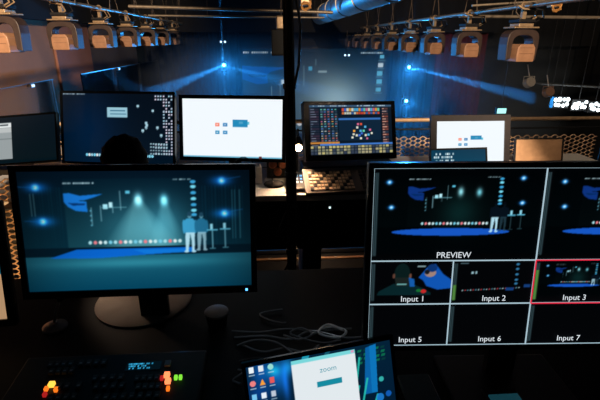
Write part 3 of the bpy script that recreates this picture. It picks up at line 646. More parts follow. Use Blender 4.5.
for (px, py), c_ in (((40, 386), ('lit_orange', (255, 120, 30), 1.2)), ((46, 382), ('lit_yellow', (255, 190, 70), 1.6)), ((168, 378), ('lit_red', (255, 130, 80), 1.8)), ((168, 384), ('lit_red', (255, 130, 80), 1.8)), ((162, 381), ('lit_dark_red', (170, 30, 30), 1.0)), ((177, 381), ('lit_green', (130, 230, 60), 1.1)), ((182, 381), ('lit_green', (130, 230, 60), 1.1)), ((167, 391), ('lit_orange', (255, 120, 30), .6)), ((38, 391), ('lit_dark_red', (170, 30, 30), 1.0)), ((50, 387), ('lit_orange', (255, 120, 30), .5))):
    x, y = sxy(px, py); big = c_[0] in ('lit_red', 'lit_yellow')
    key(rt, Msw, x, y, .0125 if big else .007, .012 if big else .009, .009, glow(*c_), 'lit_button')
cv = Canvas(90, 24, (0, 0, 90, 24), (2, 16, 24))
for yy, s_ in ((4, 31), (10, 32), (16, 33)): cv.dashes(4+yy*.3, yy, 70-yy*.6, 4.5, (60, 190, 245), 4.5, .8, seed=s_)
x, y = sxy(145, 367); Mlcd = Msw @ Matrix.Translation((x, y, .002)) @ Matrix.Rotation(-PI/2, 4, 'X')
display(rt, Mlcd, .085, .026, cv, 'status_display')
x, y = sxy(171, 366); key(rt, Msw, x, y, .014, .016, .006, mat('grey_button', (120, 126, 132), .5), 'button')
# macro keypad
rt = empty('macro_keypad', (.525, .755, DESKZ), 'little keypad with teal-lit keys in front of the television', 'keypad')
MB().box(.484, .568, .675, .785, DESKZ, DESKZ+.018).build('case', BLACK2, rt, bevel=.003)
Mk2 = Matrix.Translation((.526, .725, DESKZ+.018))
for j in range(3):
    for i in range(3): key(rt, Mk2, -.024+i*.024, -.026+j*.026, .022, .023, .004, glow('teal_key', (40, 104, 120), .25), 'key')
# dim slab beside the laptop
rt = empty('notebook', (.345, .78, DESKZ), 'dark teal notebook lying beside the laptop', 'notebook')
MB().box(.30, .378, .70, .85, DESKZ, DESKZ+.012).build('cover', mat('teal_cover', (30, 62, 70), .5), rt, bevel=.002); MB().box(.302, .38, .702, .848, DESKZ+.003, DESKZ+.009).build('pages', WHITE, rt)
# microphone and cup under the big monitor
rt = empty('desk_microphone', (-.655, 1.12, DESKZ), 'small silver desk microphone on a round foot beside monitor stand', 'microphone')
MB().lathe([(.034, 0), (.034, .006), (.02, .014), (.006, .018)], 24, (-.655, 1.12, DESKZ)).build('base', SILV, rt, smooth=True)
MB().tube([(-.655, 1.12, DESKZ+.015), (-.645, 1.125, DESKZ+.05), (-.632, 1.13, DESKZ+.085)], .004, 8).build('stem', SILV, rt, smooth=True)
MB().tube([(-.632, 1.13, DESKZ+.085), (-.626, 1.132, DESKZ+.10)], [.008, .009], 10).build('capsule', BLACK, rt, smooth=True)
rt = empty('cup', (-.175, 1.095, DESKZ), 'dark cup with a pale lid beside the monitor stand', 'cup')
MB().lathe([(.026, 0), (.033, .046), (.034, .046)], 24, (-.175, 1.095, DESKZ)).build('body', BLACK2, rt, smooth=True); MB().lathe([(.035, .046), (.035, .052), (.028, .054)], 24, (-.175, 1.095, DESKZ)).build('lid', mat('grey_lid', (110, 108, 106), .5), rt, smooth=True)
# loose cables behind the laptop
def loose(label, pts, r, m):
    P = [Vector(p) for p in pts]; out = []
    for i in range(len(P)-1):
        a, b_, c, d = P[max(i-1, 0)], P[i], P[i+1], P[min(i+2, len(P)-1)]
        for k in range(6):
            t = k/6; out.append(.5*((2*b_)+(c-a)*t+(2*a-5*b_+4*c-d)*t*t+(3*b_-a-3*c+d)*t**3))
    out.append(P[-1]); o = MB().tube(out, r*.75, 8).build('cable', m, origin=pts[0], smooth=True); tag(o, label, 'cable', 'loose cables on the front desk'); return o
GCAB = mat('grey_cable', (104, 108, 112), .25); z = DESKZ+.006
loose('grey cable looping behind laptop, lowest of the tangle', [(-.10, 1.0, z), (-.04, .965, z), (.02, .975, z), (.08, .955, z), (.13, .985, z), (.19, .955, z)], .0045, GCAB)
loose('grey cable crossing the tangle toward the television foot', [(-.12, 1.03, z), (-.03, 1.02, z+.008), (.04, 1.0, z+.01), (.10, 1.03, z+.012), (.20, 1.0, z+.006), (.30, 1.02, z)], .0045, GCAB)
loose('black cable snaking behind the laptop lid', [(-.10, .93, z), (-.05, .94, z), (.0, .925, z), (.05, .95, z), (.11, .93, z)], .005, RUB)
loose('pale cable forming a small coil beside the television foot', [(.10, 1.03, z), (.16, 1.06, z), (.20, 1.03, z+.006), (.17, 1.0, z+.008), (.12, 1.02, z+.012), (.15, 1.05, z+.016), (.19, 1.02, z+.018)], .005, mat('pale_cable', (190, 196, 198), .3))
loose('thin cable bent in a sharp hook behind the tangle', [(.02, 1.16, z), (-.05, 1.14, z), (-.01, 1.10, z), (.03, 1.09, z)], .0035, GCAB)
loose('twisted cable end lying near the switcher side of laptop', [(-.10, .90, z), (-.085, .88, z+.01), (-.11, .865, z), (-.09, .85, z)], .0045, GCAB)
loose('grey cable running straight along the tangle rear edge', [(-.13, 1.06, z), (-.05, 1.05, z), (.03, 1.06, z), (.12, 1.045, z), (.22, 1.05, z)], .004, GCAB)
loose('grey cable dipping toward the laptop corner', [(-.11, .985, z+.008), (-.06, 1.0, z+.012), (0, .985, z+.012), (.05, .945, z), (.08, .91, z)], .004, GCAB)
loose('pale cable with two small turns behind the laptop', [(.02, 1.02, z+.01), (.06, .99, z+.016), (.10, 1.01, z+.016), (.07, 1.04, z+.016), (.04, 1.01, z+.02), (.12, .98, z+.01), (.18, 1.0, z)], .004, GCAB)
loose('stray cable trailing beneath the television', [(.56, .93, z), (.60, .90, z+.006), (.57, .87, z), (.63, .85, z), (.70, .86, z)], .0035, mat('rust_cable', (70, 52, 46), .5))

# ------------------------------------------------------------------ seated operator
hx, hy = -.590, 1.705
rt = empty('office_chair', (hx, hy-.05, 0), 'black office chair under the seated operator', 'chair')
MB().box(hx-.23, hx+.23, hy-.22, hy+.20, .38, .415).build('seat', BLACK2, rt, bevel=.02); b = MB(); b.box(hx-.20, hx+.20, hy-.27, hy-.23, .50, .86); b.build('backrest', BLACK2, rt, bevel=.02)
MB().box(hx-.03, hx+.03, hy-.28, hy-.24, .36, .55).build('back_bracket', BLACK2, rt); MB().tube([(hx, hy-.03, .08), (hx, hy-.03, .38)], .025, 12).build('column', BLACK2, rt)
for k in range(5):
    a = 2*PI*k/5+.3; b = MB(); b.tube([(hx, hy-.03, .09), (hx+.26*math.cos(a), hy-.03+.26*math.sin(a), .065)], [.022, .015], 8); l_ = b.build('leg', BLACK2, rt)
    MB().ball((hx+.26*math.cos(a), hy-.03+.26*math.sin(a), .03), .03, 10, 8).build('caster', RUB, l_, origin=(hx, hy-.05, 0))
def skin_body(name, nodes, edges, root_i, m, parent, sub=2):
    me = bpy.data.meshes.new(name); off = Vector(parent['at']); me.from_pydata([tuple(Vector(n[0])-off) for n in nodes], edges, [])
    o = bpy.data.objects.new(name, me); COL.objects.link(o); o.parent = parent
    sk = o.modifiers.new('skin', 'SKIN'); sk.use_smooth_shade = True; ss = o.modifiers.new('sub', 'SUBSURF'); ss.levels = ss.render_levels = sub
    for i, n in enumerate(nodes):
        r = n[1] if isinstance(n[1], tuple) else (n[1], n[1]); me.skin_vertices[0].data[i].radius = r; me.skin_vertices[0].data[i].use_root = (i == root_i)
    me.materials.append(m); return o
CLOTH = mat('dark_jacket', (20, 21, 25), .85, 0, .2, 60); SKIN = mat('skin', (150, 104, 82), .55, 0, .06, 20); HAIR = mat('dark_hair', (8, 9, 11), .9, 0, .3, 90, spec=.1)
rt = empty('person', (hx, hy, .43), 'seated person in dark clothes with short dark hair facing rear monitors', 'person')
N = [((hx, hy-.02, .52), (.15, .11)), ((hx, hy-.01, .70), (.135, .10)), ((hx, hy, .88), (.155, .10)), ((hx, hy, .96), (.10, .075)), ((hx, hy+.01, 1.01), (.055, .055)), ((hx, hy+.02, 1.04), (.052, .055)),
     ((hx-.17, hy, .92), .062), ((hx-.22, hy+.08, .72), .048), ((hx-.20, hy+.28, .78), .034), ((hx-.17, hy+.36, .825), .024),
     ((hx+.17, hy, .92), .062), ((hx+.22, hy+.08, .72), .048), ((hx+.20, hy+.28, .78), .034), ((hx+.17, hy+.36, .825), .024),
     ((hx-.10, hy+.04, .50), .085), ((hx-.12, hy+.33, .50), .068), ((hx-.12, hy+.35, .28), .052), ((hx-.12, hy+.33, .09), .040), ((hx-.12, hy+.42, .045), (.042, .035)),
     ((hx+.10, hy+.04, .50), .085), ((hx+.12, hy+.33, .50), .068), ((hx+.12, hy+.35, .28), .052), ((hx+.12, hy+.33, .09), .040), ((hx+.12, hy+.42, .045), (.042, .035))]
E_ = [(0, 1), (1, 2), (2, 3), (3, 4), (4, 5), (2, 6), (6, 7), (7, 8), (8, 9), (2, 10), (10, 11), (11, 12), (12, 13), (0, 14), (14, 15), (15, 16), (16, 17), (17, 18), (0, 19), (19, 20), (20, 21), (21, 22), (22, 23)]
skin_body('body', N, E_, 0, CLOTH, rt)
# head: shaped ball with brow, nose, jaw, ears
hc = Vector((hx, hy+.025, 1.080)); b = MB(); b.ball(hc, .083, 28, 20, (.86, 1.12, 1.28)); vv = []
for p in b.v:
    q_ = p-hc
    if q_.z < -.02: k = 1-.9*min(1, (-.02-q_.z)/.16)*.45; q_.x *= k; q_.y = q_.y*k+(.012 if q_.y > 0 else 0)
    if q_.y > .06 and abs(q_.x) < .016 and -.035 < q_.z < .012: q_.y += .018*(1-abs(q_.x)/.016)
    vv.append(hc+q_)
b.v = vv
for s in (-1, 1): b.ball(hc+Vector((s*.072, .0, -.012)), .022, 10, 8, (.35, .7, 1.15))
hd = b.build('head', SKIN, rt, smooth=True)
for s in (-1, 1): MB().ball(hc+Vector((s*.03, .083, .008)), .011, 10, 8).build('eye', mat('eye_white', (200, 200, 200), .3), hd, smooth=True, origin=(hx, hy, .43))
MB().ball(hc+Vector((0, .085, -.055)), .02, 12, 6, (1, .35, .3)).build('mouth', mat('lips', (130, 70, 66), .5), hd, smooth=True, origin=(hx, hy, .43))
b = MB(); b.ball(hc+Vector((0, -.008, .022)), .087, 28, 18, (1.0, 1.10, 1.14)); vv = []
for p in b.v:
    q_ = p-hc
    if q_.y > .03 and q_.z < .055: q_.y = .03; 
    if q_.y > .03 and q_.z < .055: q_.x *= .9
    if q_.z < -.06: q_.x *= .92
    q_ += Vector((.003*math.sin(q_.z*160+q_.x*90), .003*math.sin(q_.x*170), .003*math.sin(q_.x*120+q_.y*90))); vv.append(hc+q_)
b.v = vv; b.build('hair', HAIR, rt, smooth=True)
for s in (-1, 1):      # hands on the desk edge
    wx, wy, wz = hx+s*.17, hy+.36, .825; bm_nodes = [((wx, wy, wz), (.024, .016)), ((wx-s*.005, wy+.045, wz+.002), (.034, .013)), ((wx-s*.008, wy+.085, wz-.004), (.036, .011))]; ed = [(0, 1), (1, 2)]
    for k in range(4):
        ox = (-.027+k*.018); ln = (.058, .07, .075, .06)[k if s < 0 else 3-k]; i0 = len(bm_nodes)
        bm_nodes += [((wx-s*.008+ox, wy+.105, wz-.004), .0085), ((wx-s*.008+ox*1.1, wy+.105+ln*.55, wz-.003), .008), ((wx-s*.008+ox*1.15, wy+.105+ln, wz-.016), .0065)]; ed += [(2, i0), (i0, i0+1), (i0+1, i0+2)]
    i0 = len(bm_nodes); bm_nodes += [((wx-s*.032, wy+.05, wz-.002), .0105), ((wx-s*.055, wy+.085, wz-.008), .009), ((wx-s*.058, wy+.11, wz-.014), .0075)]; ed += [(1, i0), (i0, i0+1), (i0+1, i0+2)]
    skin_body('hand', bm_nodes, ed, 0, SKIN, rt, 1)

# ------------------------------------------------------------------ side gallery glass balustrade
rt = empty('glass_balustrade', (-3.05, 8, 0), 'glass balustrade along the side gallery before the tan wall', 'balustrade')
GL = glass('tinted_glass', (.84, .82, .82)); edges = [(-1.0, 1.2), (1.3, 3.2), (3.3, 4.9), (5.0, 6.5), (7.45, 9.1), (9.15, 10.8), (10.9, 12.5)]
for a, c in edges:
    p_ = MB().box(-3.058, -3.042, a, c, .04, 1.03).build('glass_panel', GL, rt)
    MB().box(-3.062, -3.038, a, c, 1.028, 1.036).build('glass_edge', mat('glass_rim', (66, 58, 54), .3), p_, origin=(-3.05, 8, 0))
    for y in (a+.15, c-.15): MB().box(-3.07, -3.03, y-.03, y+.03, 0, .10).build('clamp', STEEL, p_, origin=(-3.05, 8, 0))
for y in (5.85, 9.2):  # fixings of the glass; the emissive face is an added glow
    rt2 = empty('glass_fixing', (-3.02, y, 1.01), 'small glass fixing with an added glow on the balustrade, %s' % ('nearer the booth' if y < 7 else 'nearer the stage'), 'light')
    MB().box(-3.05, -3.0, y-.05, y+.03, .985, 1.03).build('case', SILV, rt2); MB().box(-3.0, -2.992, y-.04, y+.02, .995, 1.02).build('lens', glow('fixing_glow', (225, 240, 255), 1.5), rt2); 

# ------------------------------------------------------------------ rig: pipes, moving heads, cables
rig_grp_l, rig_grp_r = 'moving-head lights on the pipe by the tan wall', 'moving-head lights on the pipe beside duct'
YOKE = mat('yoke_black', (58, 46, 42), .45, 0, .15, 20); HEADM = mat('head_shell', (158, 118, 90), .45, 0, .1, 15); CLAMP = mat('clamp_alloy', (176, 150, 118), .4, .5, .2, 30); SLING = mat('steel_wire', (96, 84, 72), .6, .2)
def moving_head(seed):
    r = random.Random(seed); rt = local(empty('moving_head_light', (0, 0, 0)))
    b = MB(); b.tube([(.0+.035*math.cos(a), 0, .035*math.sin(a)) for a in np.linspace(-.6, PI+.6, 10)], .009, 6); b.box(-.02, .02, -.02, .02, -.13, -.03); b.build('hook_clamp', CLAMP, rt)
    b = MB(); b.box(-.08, .08, -.08, .08, -.195, -.165); b.box(-.135, .135, -.10, .10, -.210, -.196); b.build('base', CLAMP, rt, bevel=.004)
    b = MB(); b.box(-.09, .09, -.09, .09, -.155, -.125); b.build('power_box', BLACK2, rt, bevel=.004)
    # yoke: inverted U seen from the booth
    out, inn = [], []
    for k in range(13):
        a = PI*k/12; c_, s_ = math.cos(a), math.sin(a)
        sg = lambda v, e: math.copysign(abs(v)**e, v)
        out.append((.175*sg(c_, .55), -.365+.145*sg(s_, .55))); inn.append((.114*sg(c_, .7), -.365+.090*sg(s_, .7)))
    ring = [(.165, -.52), *out, (-.165, -.52), (-.120, -.52), *inn[::-1], (.120, -.52)]
    n = len(ring)//2; b = MB(); vs = []; fs = []
    A = [(.165, -.52)]+out+[(-.165, -.52)]; B = [(.114, -.50)]+inn+[(-.114, -.50)]; m_ = len(A)
    for y in (-.075, .075):
        vs += [(x, y, z) for x, z in A]+[(x, y, z) for x, z in B]
    for i in range(m_-1):
        fs += [(i, i+1, m_+i+1, m_+i), (2*m_+i+1, 2*m_+i, 3*m_+i, 3*m_+i+1), (i+1, i, 2*m_+i, 2*m_+i+1), (m_+i, m_+i+1, 3*m_+i+1, 3*m_+i)]
    fs += [(0, m_, 3*m_, 2*m_), (2*m_-1, m_-1, 3*m_-1, 4*m_-1)]
    b.add(vs, fs); b.build('yoke', YOKE, rt, bevel=.006)
    b = MB(); b.prism([(-.095, -.53), (.095, -.53), (.10, -.46), (.095, -.395), (.07, -.36), (-.07, -.36), (-.095, -.395), (-.10, -.46)], -.15, .08); hd = b.build('head', HEADM, rt, bevel=.008)
    b = MB(); b.M = Matrix.Translation((0, .08, -.45)) @ Matrix.Rotation(-PI/2, 4, 'X'); b.lathe([(.085, 0), (.08, .05), (.06, .055)], 20); b.build('lens_barrel', BLACK2, hd, smooth=True, origin=(0, 0, 0))
    for i, zz in enumerate((-.395, -.45)): MB().box(-.075, .075, -.153, -.149, zz-.002, zz+.002).build('vent', mat('vent_brown', (112, 82, 62), .6), hd, origin=(0, 0, 0))
    for s in (-1, 1): b = MB(); b.tube([(s*.115, 0, -.45), (s*.095, 0, -.45)], .03, 12); b.build('pivot', BLACK2, rt, smooth=True)
    # cable loops between pipe and base
    for k in range(3):
        a0, x1, w_ = r.uniform(-.12, .0), r.uniform(.05, .17), r.uniform(.04, .10)
        b = MB(); b.tube([(a0, -.05, .0), (a0+.05, -.07, -.05+w_*.3), (x1, -.09, -.04), (x1+.03, -.08, -.11), (x1-.05, -.08, -.15), (x1-.12, -.07, -.13)], .008, 6); b.build('power_cable', CLAMP if k < 2 else BLACK2, rt, smooth=True)
    b = MB(); b.tube([(-.08, .0, .03), (-.11, -.04, -.06), (-.05, -.08, -.14), (.03, -.08, -.14)], .005, 6); b.build('safety_wire', SLING, rt, smooth=True)
    return rt
proto = moving_head(1); proto2 = moving_head(4)
ORD = ['first', 'second', 'third', 'fourth', 'fifth', 'sixth', 'seventh', 'eighth', 'ninth', 'tenth']
def fixture(i, src, loc, rz, label, group, used):
    o = src if src.name not in used else copy_tree(src); used.add(src.name)
    o.location = loc; o.rotation_euler = (0, 0, rz); tag(o, label, 'stage light', group); return o
used = set()
LP, RP = 1.97, 1.87
for i in range(7):
    y = 4.40+i*1.22; fixture(i, (proto, proto2)[i % 2], (-2.40, y, LP), R(-4), '%s moving-head light from the booth on the pipe by the tan wall' % ORD[i], rig_grp_l, used)
for i in range(9):
    y = 4.60+i*1.26; fixture(i, (proto2, proto)[i % 2], (2.56, y, RP), R(5), '%s moving-head light from the booth on the pipe beside the duct' % ORD[i], rig_grp_r, used)
def pipe(label, a, c, ups, r=.024):
    rt = empty('lighting_pipe', a, label, 'pipe'); MB().tube([a, c], r, 10).build('tube', PIPE, rt, smooth=True)
    for p, lean in ups:
        MB().tube([p, (p[0]+lean, p[1], 4.19)], .006, 5).build('suspension_wire', SLING, rt)
    return rt
pipe('long pipe carrying the lights beside the tan wall', (-2.40, 2.5, LP), (-2.40, 13.2, LP), [((-2.40+s*.05, 4.45+k*1.22+.25*s, LP), .35*s-.05) for k in range(8) for s in (-1, 1)])
pipe('long pipe carrying the lights beside the duct', (2.56, 3.6, RP), (2.56, 14.4, RP), [((2.56+s*.05, 4.6+k*1.26+.3*s, RP), .30*s-.06) for k in range(9) for s in (-1, 1)])
pipe('crosswise pipe nearest the booth above hall centre', (-2.32, 8.0, 2.07), (1.08, 8.0, 1.99), [((x, 8.0, 2.03), .1) for x in (-1.5, .2)], .028)
pipe('crosswise pipe behind the first one above hall centre', (-2.32, 9.2, 1.99), (1.08, 9.2, 1.96), [((x, 9.2, 1.97), .1) for x in (-1.2, .6)], .02)
pipe('crosswise pipe above the dark side of hall', (2.64, 6.4, 1.86), (6.2, 6.4, 1.84), [((x, 6.4, 1.85), .1) for x in (3.4, 4.8)], .022)
pipe('sloping pipe above the big fixture of the duct side', (2.3, 5.25, 1.915), (4.6, 5.25, 2.06), [((x, 5.25, 1.97), .1) for x in (2.9, 3.8)], .012)
# ventilation duct
rt = empty('ventilation_duct', (1.35, 6, 2.15), 'large round silver ventilation duct running toward the stage', 'duct')
for k in range(8):
    y0 = .6+k*1.5; b = MB(); b.M = Matrix.Translation((1.35, y0, 2.15)) @ Matrix.Rotation(-PI/2, 4, 'X'); b.lathe([(.205, 0), (.21, .02), (.21, 1.48), (.205, 1.5)], 32); sc_ = b.build('duct_section', STEEL, rt, smooth=True)
    b = MB(); b.M = Matrix.Translation((1.35, y0, 2.15)) @ Matrix.Rotation(-PI/2, 4, 'X'); b.lathe([(.21, -.02), (.222, -.018), (.222, .018), (.21, .02)], 32); b.build('joint_ring', PIPE, rt, smooth=True)
    for s in (-1, 1): MB().tube([(1.35+s*.21, y0+.7, 2.15), (1.35+s*.21, y0+.7, 4.19)], .004, 5).build('hanger', SLING, rt)
def hoist(label, x, y, z):
    rt = empty('chain_hoist', (x, y, z), label, 'hoist'); MB().box(x-.06, x+.06, y-.05, y+.05, z-.02, z+.10).build('body', CLAMP, rt, bevel=.01)
    for k in range(7):
        a = k*.9; MB().tube([(x+.05*math.cos(a+t)*1.0, y-.07, z-.05+.05*math.sin(a+t)+.01*k) for t in np.linspace(0, 2.2, 6)], .010, 6).build('chain_loop', mat('brass_chain', (196, 140, 78), .4, .4), rt, smooth=True)
    MB().tube([(x, y, z+.1), (x, y, 4.2)], .008, 6).build('chain', SLING, rt)
hoist('chain hoist with brass loops hanging beside the duct mouth', .40, 5.2, 1.92)
hoist('chain hoist with brass loops above the dark side of hall', 3.36, 5.4, 1.93)
# dark fixture with clamp hanging near the cable drop
rt = empty('hanging_speaker', (.16, 7.2, 1.6), 'slim dark hanging speaker with a tan clamp near the cable drop', 'speaker')
MB().box(.02, .30, 7.1, 7.35, 1.32, 1.70).build('cabinet', RUB, rt, bevel=.01); MB().box(.10, .28, 7.15, 7.3, 1.70, 1.90).build('clamp', CLAMP, rt, bevel=.02); MB().tube([(.18, 7.22, 1.9), (.18, 7.22, 4.2)], .008, 6).build('suspension_wire', SLING, rt)
MB().box(.04, .28, 7.095, 7.10, 1.35, 1.69).build('grille', mat('dark_teal_grille', (8, 15, 18), .6), rt)
# long reflector on the ceiling edge
pipe('pale pipe crossing high over the dark side of hall', (3.6, 5.0, 2.02), (6.0, 5.0, 2.01), [((4.2, 5.0, 2.02), 0), ((5.3, 5.0, 2.02), 0)], .014)

# ------------------------------------------------------------------ stage: screen, drapes, lights
rt = empty('projection_screen', (1.42, 14.2, -1.75), 'wide projection screen above stage showing a dim desktop with icons', 'screen')
cv = Canvas(210, 118, (241, 50, 390, 134), (6, 34, 50)); cv.vgrad(241, 50, 390, 134, (5, 26, 42), (60, 84, 92))
cv.blob(335, 92, 40, 26, (90, 100, 96), .85); cv.blob(340, 110, 26, 26, (90, 95, 90), .8); cv.blob(262, 76, 26, 12, (0, 34, 70), .7)
cv.dashes(243, 53, 276, 1.5, (215, 235, 245), 2.1, .95, seed=8); cv.dashes(361, 53.6, 383, 1.3, (200, 225, 235), 1.9, .95, seed=9)
cv.poly([(241, 66), (258, 67), (287, 68), (270, 72), (266, 75), (267, 83), (256, 84), (241, 79)], (14, 92, 186), .9); cv.poly([(246, 74), (266, 75), (264, 77), (250, 77)], (6, 44, 100), .9)
for x, y, s_ in ((383, 58, 2.2), (382, 66, 2.6), (381.5, 74, 2.8), (381.5, 82, 2.8), (381, 90, 2.6)): cv.rect(x-s_, y-s_*.8, x+s_, y+s_*.8, (110, 205, 235) if y != 66 else (225, 245, 250)); cv.rect(x-4, y+3, x+4, y+4, (120, 170, 185), .7)
cv.rect(280.5, 79.5, 286, 84, (215, 235, 240)); cv.rect(308, 67, 312, 71, (70, 170, 215)); cv.rect(318, 71, 327, 73, (150, 180, 190)); cv.rect(276, 84, 300, 84.6, (150, 180, 186), .7)
for x, a, b_ in ((279, 80, 100), (303, 66, 86), (270, 86, 100), (289, 76, 92), (315, 60, 66)): cv.rect(x, a, x+.8, b_, (150, 190, 205), .7)
for i in range(15): cv.ell(262+i*7.4, 124, 2.6, 2.6, [(170, 225, 235), (230, 235, 240), (240, 130, 140), (120, 205, 230)][i % 4])
cv.a *= .80
Ms = frame((1.42, 14.2, -.02), 0, 0, 0); b = MB(); b.M = Ms; b.box(-2.36, 2.36, .01, .06, -1.37, 1.37); b.build('frame', BLACK2, rt); display(rt, Ms, 4.62, 2.62, cv)
for s in (-1, 1): MB().box(1.42+s*2.2-.04, 1.42+s*2.2+.04, 14.22, 14.28, -1.75, -1.3).build('leg', BLACK2, rt)
def curtain(label, x0, x1, y, z0, z1, m, fold=.22, amp=.07):
    b = MB(); n = int((x1-x0)/fold*8); vs = []; 
    for i in range(n+1):
        x = x0+(x1-x0)*i/n; yy = y+amp*math.sin(2*PI*(x-x0)/fold)+.02*math.sin(x*5)
        vs += [(x, yy, z0), (x, yy, z1)]
    b.add(vs, [(2*i, 2*i+2, 2*i+3, 2*i+1) for i in range(n)]); o = b.build('stage_curtain', m, smooth=True, origin=((x0+x1)/2, y, z0))
    s = o.modifiers.new('cloth', 'SOLIDIFY'); s.thickness = .012; tag(o, label, 'curtain'); return o
NAVY = mat('navy_drape', (10, 20, 36), .9, 0, .2, 8); MAROON = mat('maroon_drape', (84, 8, 18), .9, 0, .2, 8)
curtain('navy stage curtain between the slate wall and screen', -3.8, -.95, 14.3, -1.75, 3.2, NAVY); curtain('navy stage curtain between the screen and maroon curtain', 3.75, 4.95, 13.9, -1.75, 3.2, NAVY)
curtain('maroon stage curtain beside the navy one', 4.95, 6.5, 13.4, -2.6, 3.2, MAROON); 
tag(struct('wall_proscenium', MB().box(-3.9, 11, 14.6, 14.8, 1.35, 4.2), DARKW))
struct('trim_header', MB().box(-3.9, 6.6, 13.0, 13.06, 1.75, 2.6), DARKW)
LENS = glow('blue_lens', (90, 190, 255), 14.0)
def stage_light(label, x, y, z, beams, power, stand_z):
    rt = empty('stage_spotlight', (x, y, z), label, 'stage light', 'blue spotlights at the stage sides')
    b = MB(); b.M = Matrix.Translation((x, y, z)) @ Matrix.Rotation(PI/2, 4, 'X'); b.lathe([(.05, -.22), (.10, -.16), (.10, -.02), (.085, -.02)], 18); b.build('barrel', BLACK2, rt, smooth=True)
    b = MB(); b.ball((x, y-.02, z), .045, 14, 8, (1, .4, 1)); b.build('lens', LENS, rt, smooth=True)
    MB().box(x-.12, x-.10, y, y+.1, z-.12, z+.05).box(x+.10, x+.12, y, y+.1, z-.12, z+.05).box(x-.12, x+.12, y, y+.1, z-.14, z-.12).build('bracket', BLACK2, rt)
    lamp('blue_glow', 'SPOT', (x, y-.10, z), BLUE, power*1.5, (x+(.8 if x < 0 else -.8), y-3, z-.5), .04, 125, .8)
    for tg, ang, pw in beams: lamp('blue_beam', 'SPOT', (x, y-.12, z), BLUE, pw, tg, .02, ang, .3)
x, z = -1.27, .905
stage_light('blue spotlight high on the tower beside navy curtain and screen', -1.27, 12.5, .905, [((-1.27, 12.45, 4.0), 1.8, 160000), ((-1.27, 12.45, -1.7), 1.8, 30000), ((-4.2, 10.6, -.2), 12, 9000), ((.9, 11.2, .4), 9, 5000)], 400, 0)
stage_light('blue spotlight high on the tower beside the curtains', 3.88, 12.5, .83, [((3.88, 12.45, -1.7), 2.2, 24000), ((3.88, 12.45, 3.8), 2.2, 12000), ((7.8, 11.6, -.1), 6, 26000)], 380, 0)
stage_light('blue spotlight low on the tower beside the curtains', 3.88, 12.5, -.10, [((6.6, 11.6, -1.2), 6, 3000), ((3.88, 12.45, -1.7), 3, 8000)], 230, 0)
stage_light('blue spotlight low on the tower beside navy curtain and screen', -1.27, 12.5, -.10, [((-3.4, 11.2, -1.0), 9, 3000)], 150, 0)
for x, lab in ((-1.27, 'black lighting tower beside the navy curtain and screen'), (3.88, 'black lighting tower in front of the two curtains')):
    rt = empty('lighting_tower', (x, 12.75, -1.75), lab, 'lighting tower'); MB().tube([(x, 12.82, -1.75), (x, 12.82, 1.3)], .03, 10).build('mast', BLACK2, rt, smooth=True); MB().box(x-.3, x+.3, 12.5, 13.0, -1.75, -1.71).build('base_plate', BLACK2, rt)
    for z in (-.10, .86): MB().box(x-.03, x+.03, 12.56, 12.80, z-.19, z-.142).build('bracket_arm', BLACK2, rt)
# little white marker lamps over the stage
for x, z, lab in ((-1.30, 1.50, 'pair of tiny white marker lamps high over the spotlight tower'), (2.18, 1.14, 'pair of tiny white marker lamps at the screen top edge')):
    rt = empty('marker_lamp', (x, 12.9, z), lab, 'light'); MB().box(x-.12, x+.12, 12.9, 12.96, z-.02, z+.02).build('strip', BLACK2, rt)
    for s in (-1, 1): MB().ball((x+s*.055, 12.89, z), .03, 8, 6).build('lens', glow('marker_white', (190, 225, 255), 2.0), rt)
    MB().tube([(x, 12.95, z), (x, 12.99, 1.8)], .008, 6).build('wire', SLING, rt)
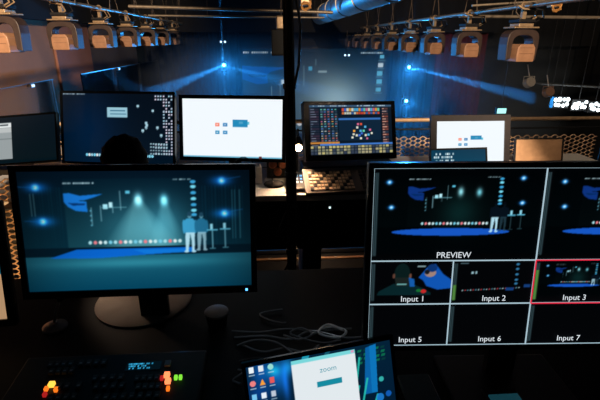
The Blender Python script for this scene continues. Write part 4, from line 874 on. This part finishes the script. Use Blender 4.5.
# blinders and small gear in the dark side of the hall
def blinder(label, x, z, k):
    rt = empty('blinder_light', (x, 11.6, z), label, 'stage light', 'white blinder lights over the hall side')
    MB().box(x-.23, x+.23, 11.65, 11.8, z-.16, z+.16).build('case', BLACK2, rt, bevel=.01)
    r = random.Random(k)
    for j in range(2):
        for i in range(4):
            b = MB(); b.ball((x-.165+i*.11+r.uniform(-.02, .02), 11.63, z-.07+j*.13+r.uniform(-.03, .03)), .035+r.random()*.03, 10, 8, (1, .5, 1)); b.build('bulb', glow('blinder_white', (225, 240, 245), 5.0), rt, smooth=True)
    MB().tube([(x, 11.72, z+.16), (x, 11.72, 4.19)], .012, 6).build('hanger', BLACK2, rt)
for i, (x, z, d) in enumerate(((7.97, -.07, 'first'), (8.52, -.15, 'second'), (9.02, -.20, 'third'))): blinder('%s white glowing blinder light counting from the maroon curtain' % d, x, z, i)
lamp('blinder_glow', 'POINT', (8.4, 11.2, -.12), (.85, .95, 1), 25, size=.3)
def par(label, x, y, z, m):
    rt = empty('par_can', (x, y, z), label, 'stage light'); b = MB(); b.M = Matrix.Translation((x, y, z)) @ Matrix.Rotation(R(70), 4, 'X'); b.lathe([(.06, -.12), (.12, -.05), (.12, .12), (.10, .12)], 18); b.build('barrel', m, rt, smooth=True)
    MB().tube([(x-.14, y, z), (x-.14, y, z+.16), (x+.14, y, z+.16), (x+.14, y, z)], .01, 6).build('bracket', m, rt); MB().tube([(x, y, z+.16), (x-.1, y, z+.45)], .014, 6).build('arm', SILV, rt); MB().tube([(x-.1, y, z+.45), (x-.1, y, 4.19)], .008, 6).build('hanger', BLACK2, rt)
par('silver par can over the maroon curtain side, holding no glow', 6.55, 11.0, .52, SILV); par('silver par can hanging just above the glowing blinders', 7.30, 11.3, .24, mat('copper_can', (150, 110, 84), .4, .3))
rt = empty('hanging_baffle', (8.6, 11.6, .5), 'pale sloping edge of a hanging baffle above the blinders', 'baffle')
b = MB(); b.add([(7.6, 12.1, .36), (10.2, 12.0, .22), (10.2, 12.0, .26), (7.6, 12.1, .40), (7.6, 12.6, .36), (10.2, 12.6, .22), (10.2, 12.6, .26), (7.6, 12.6, .40)], [(0, 1, 2, 3), (5, 4, 7, 6), (4, 0, 3, 7), (1, 5, 6, 2), (3, 2, 6, 7), (4, 5, 1, 0)]); b.build('panel', mat('baffle_grey', (84, 88, 90), .7), rt)
for x in (8.0, 9.6): MB().tube([(x, 12.2, .35), (x, 12.2, 4.19)], .008, 6).build('hanger', BLACK2, rt)
rt = empty('exit_sign', (6.0, 10.2, -.12), 'small pale teal glowing sign box above the smaller white monitor', 'sign')
MB().box(5.40, 5.66, 10.2, 10.28, -.13, .02).build('case', BLACK2, rt); MB().box(5.42, 5.64, 10.19, 10.20, -.115, .005).build('face', glow('teal_sign', (170, 245, 240), 1.3), rt); MB().tube([(5.53, 10.24, .02), (5.53, 10.24, 4.2)], .01, 6).build('rod', BLACK2, rt)
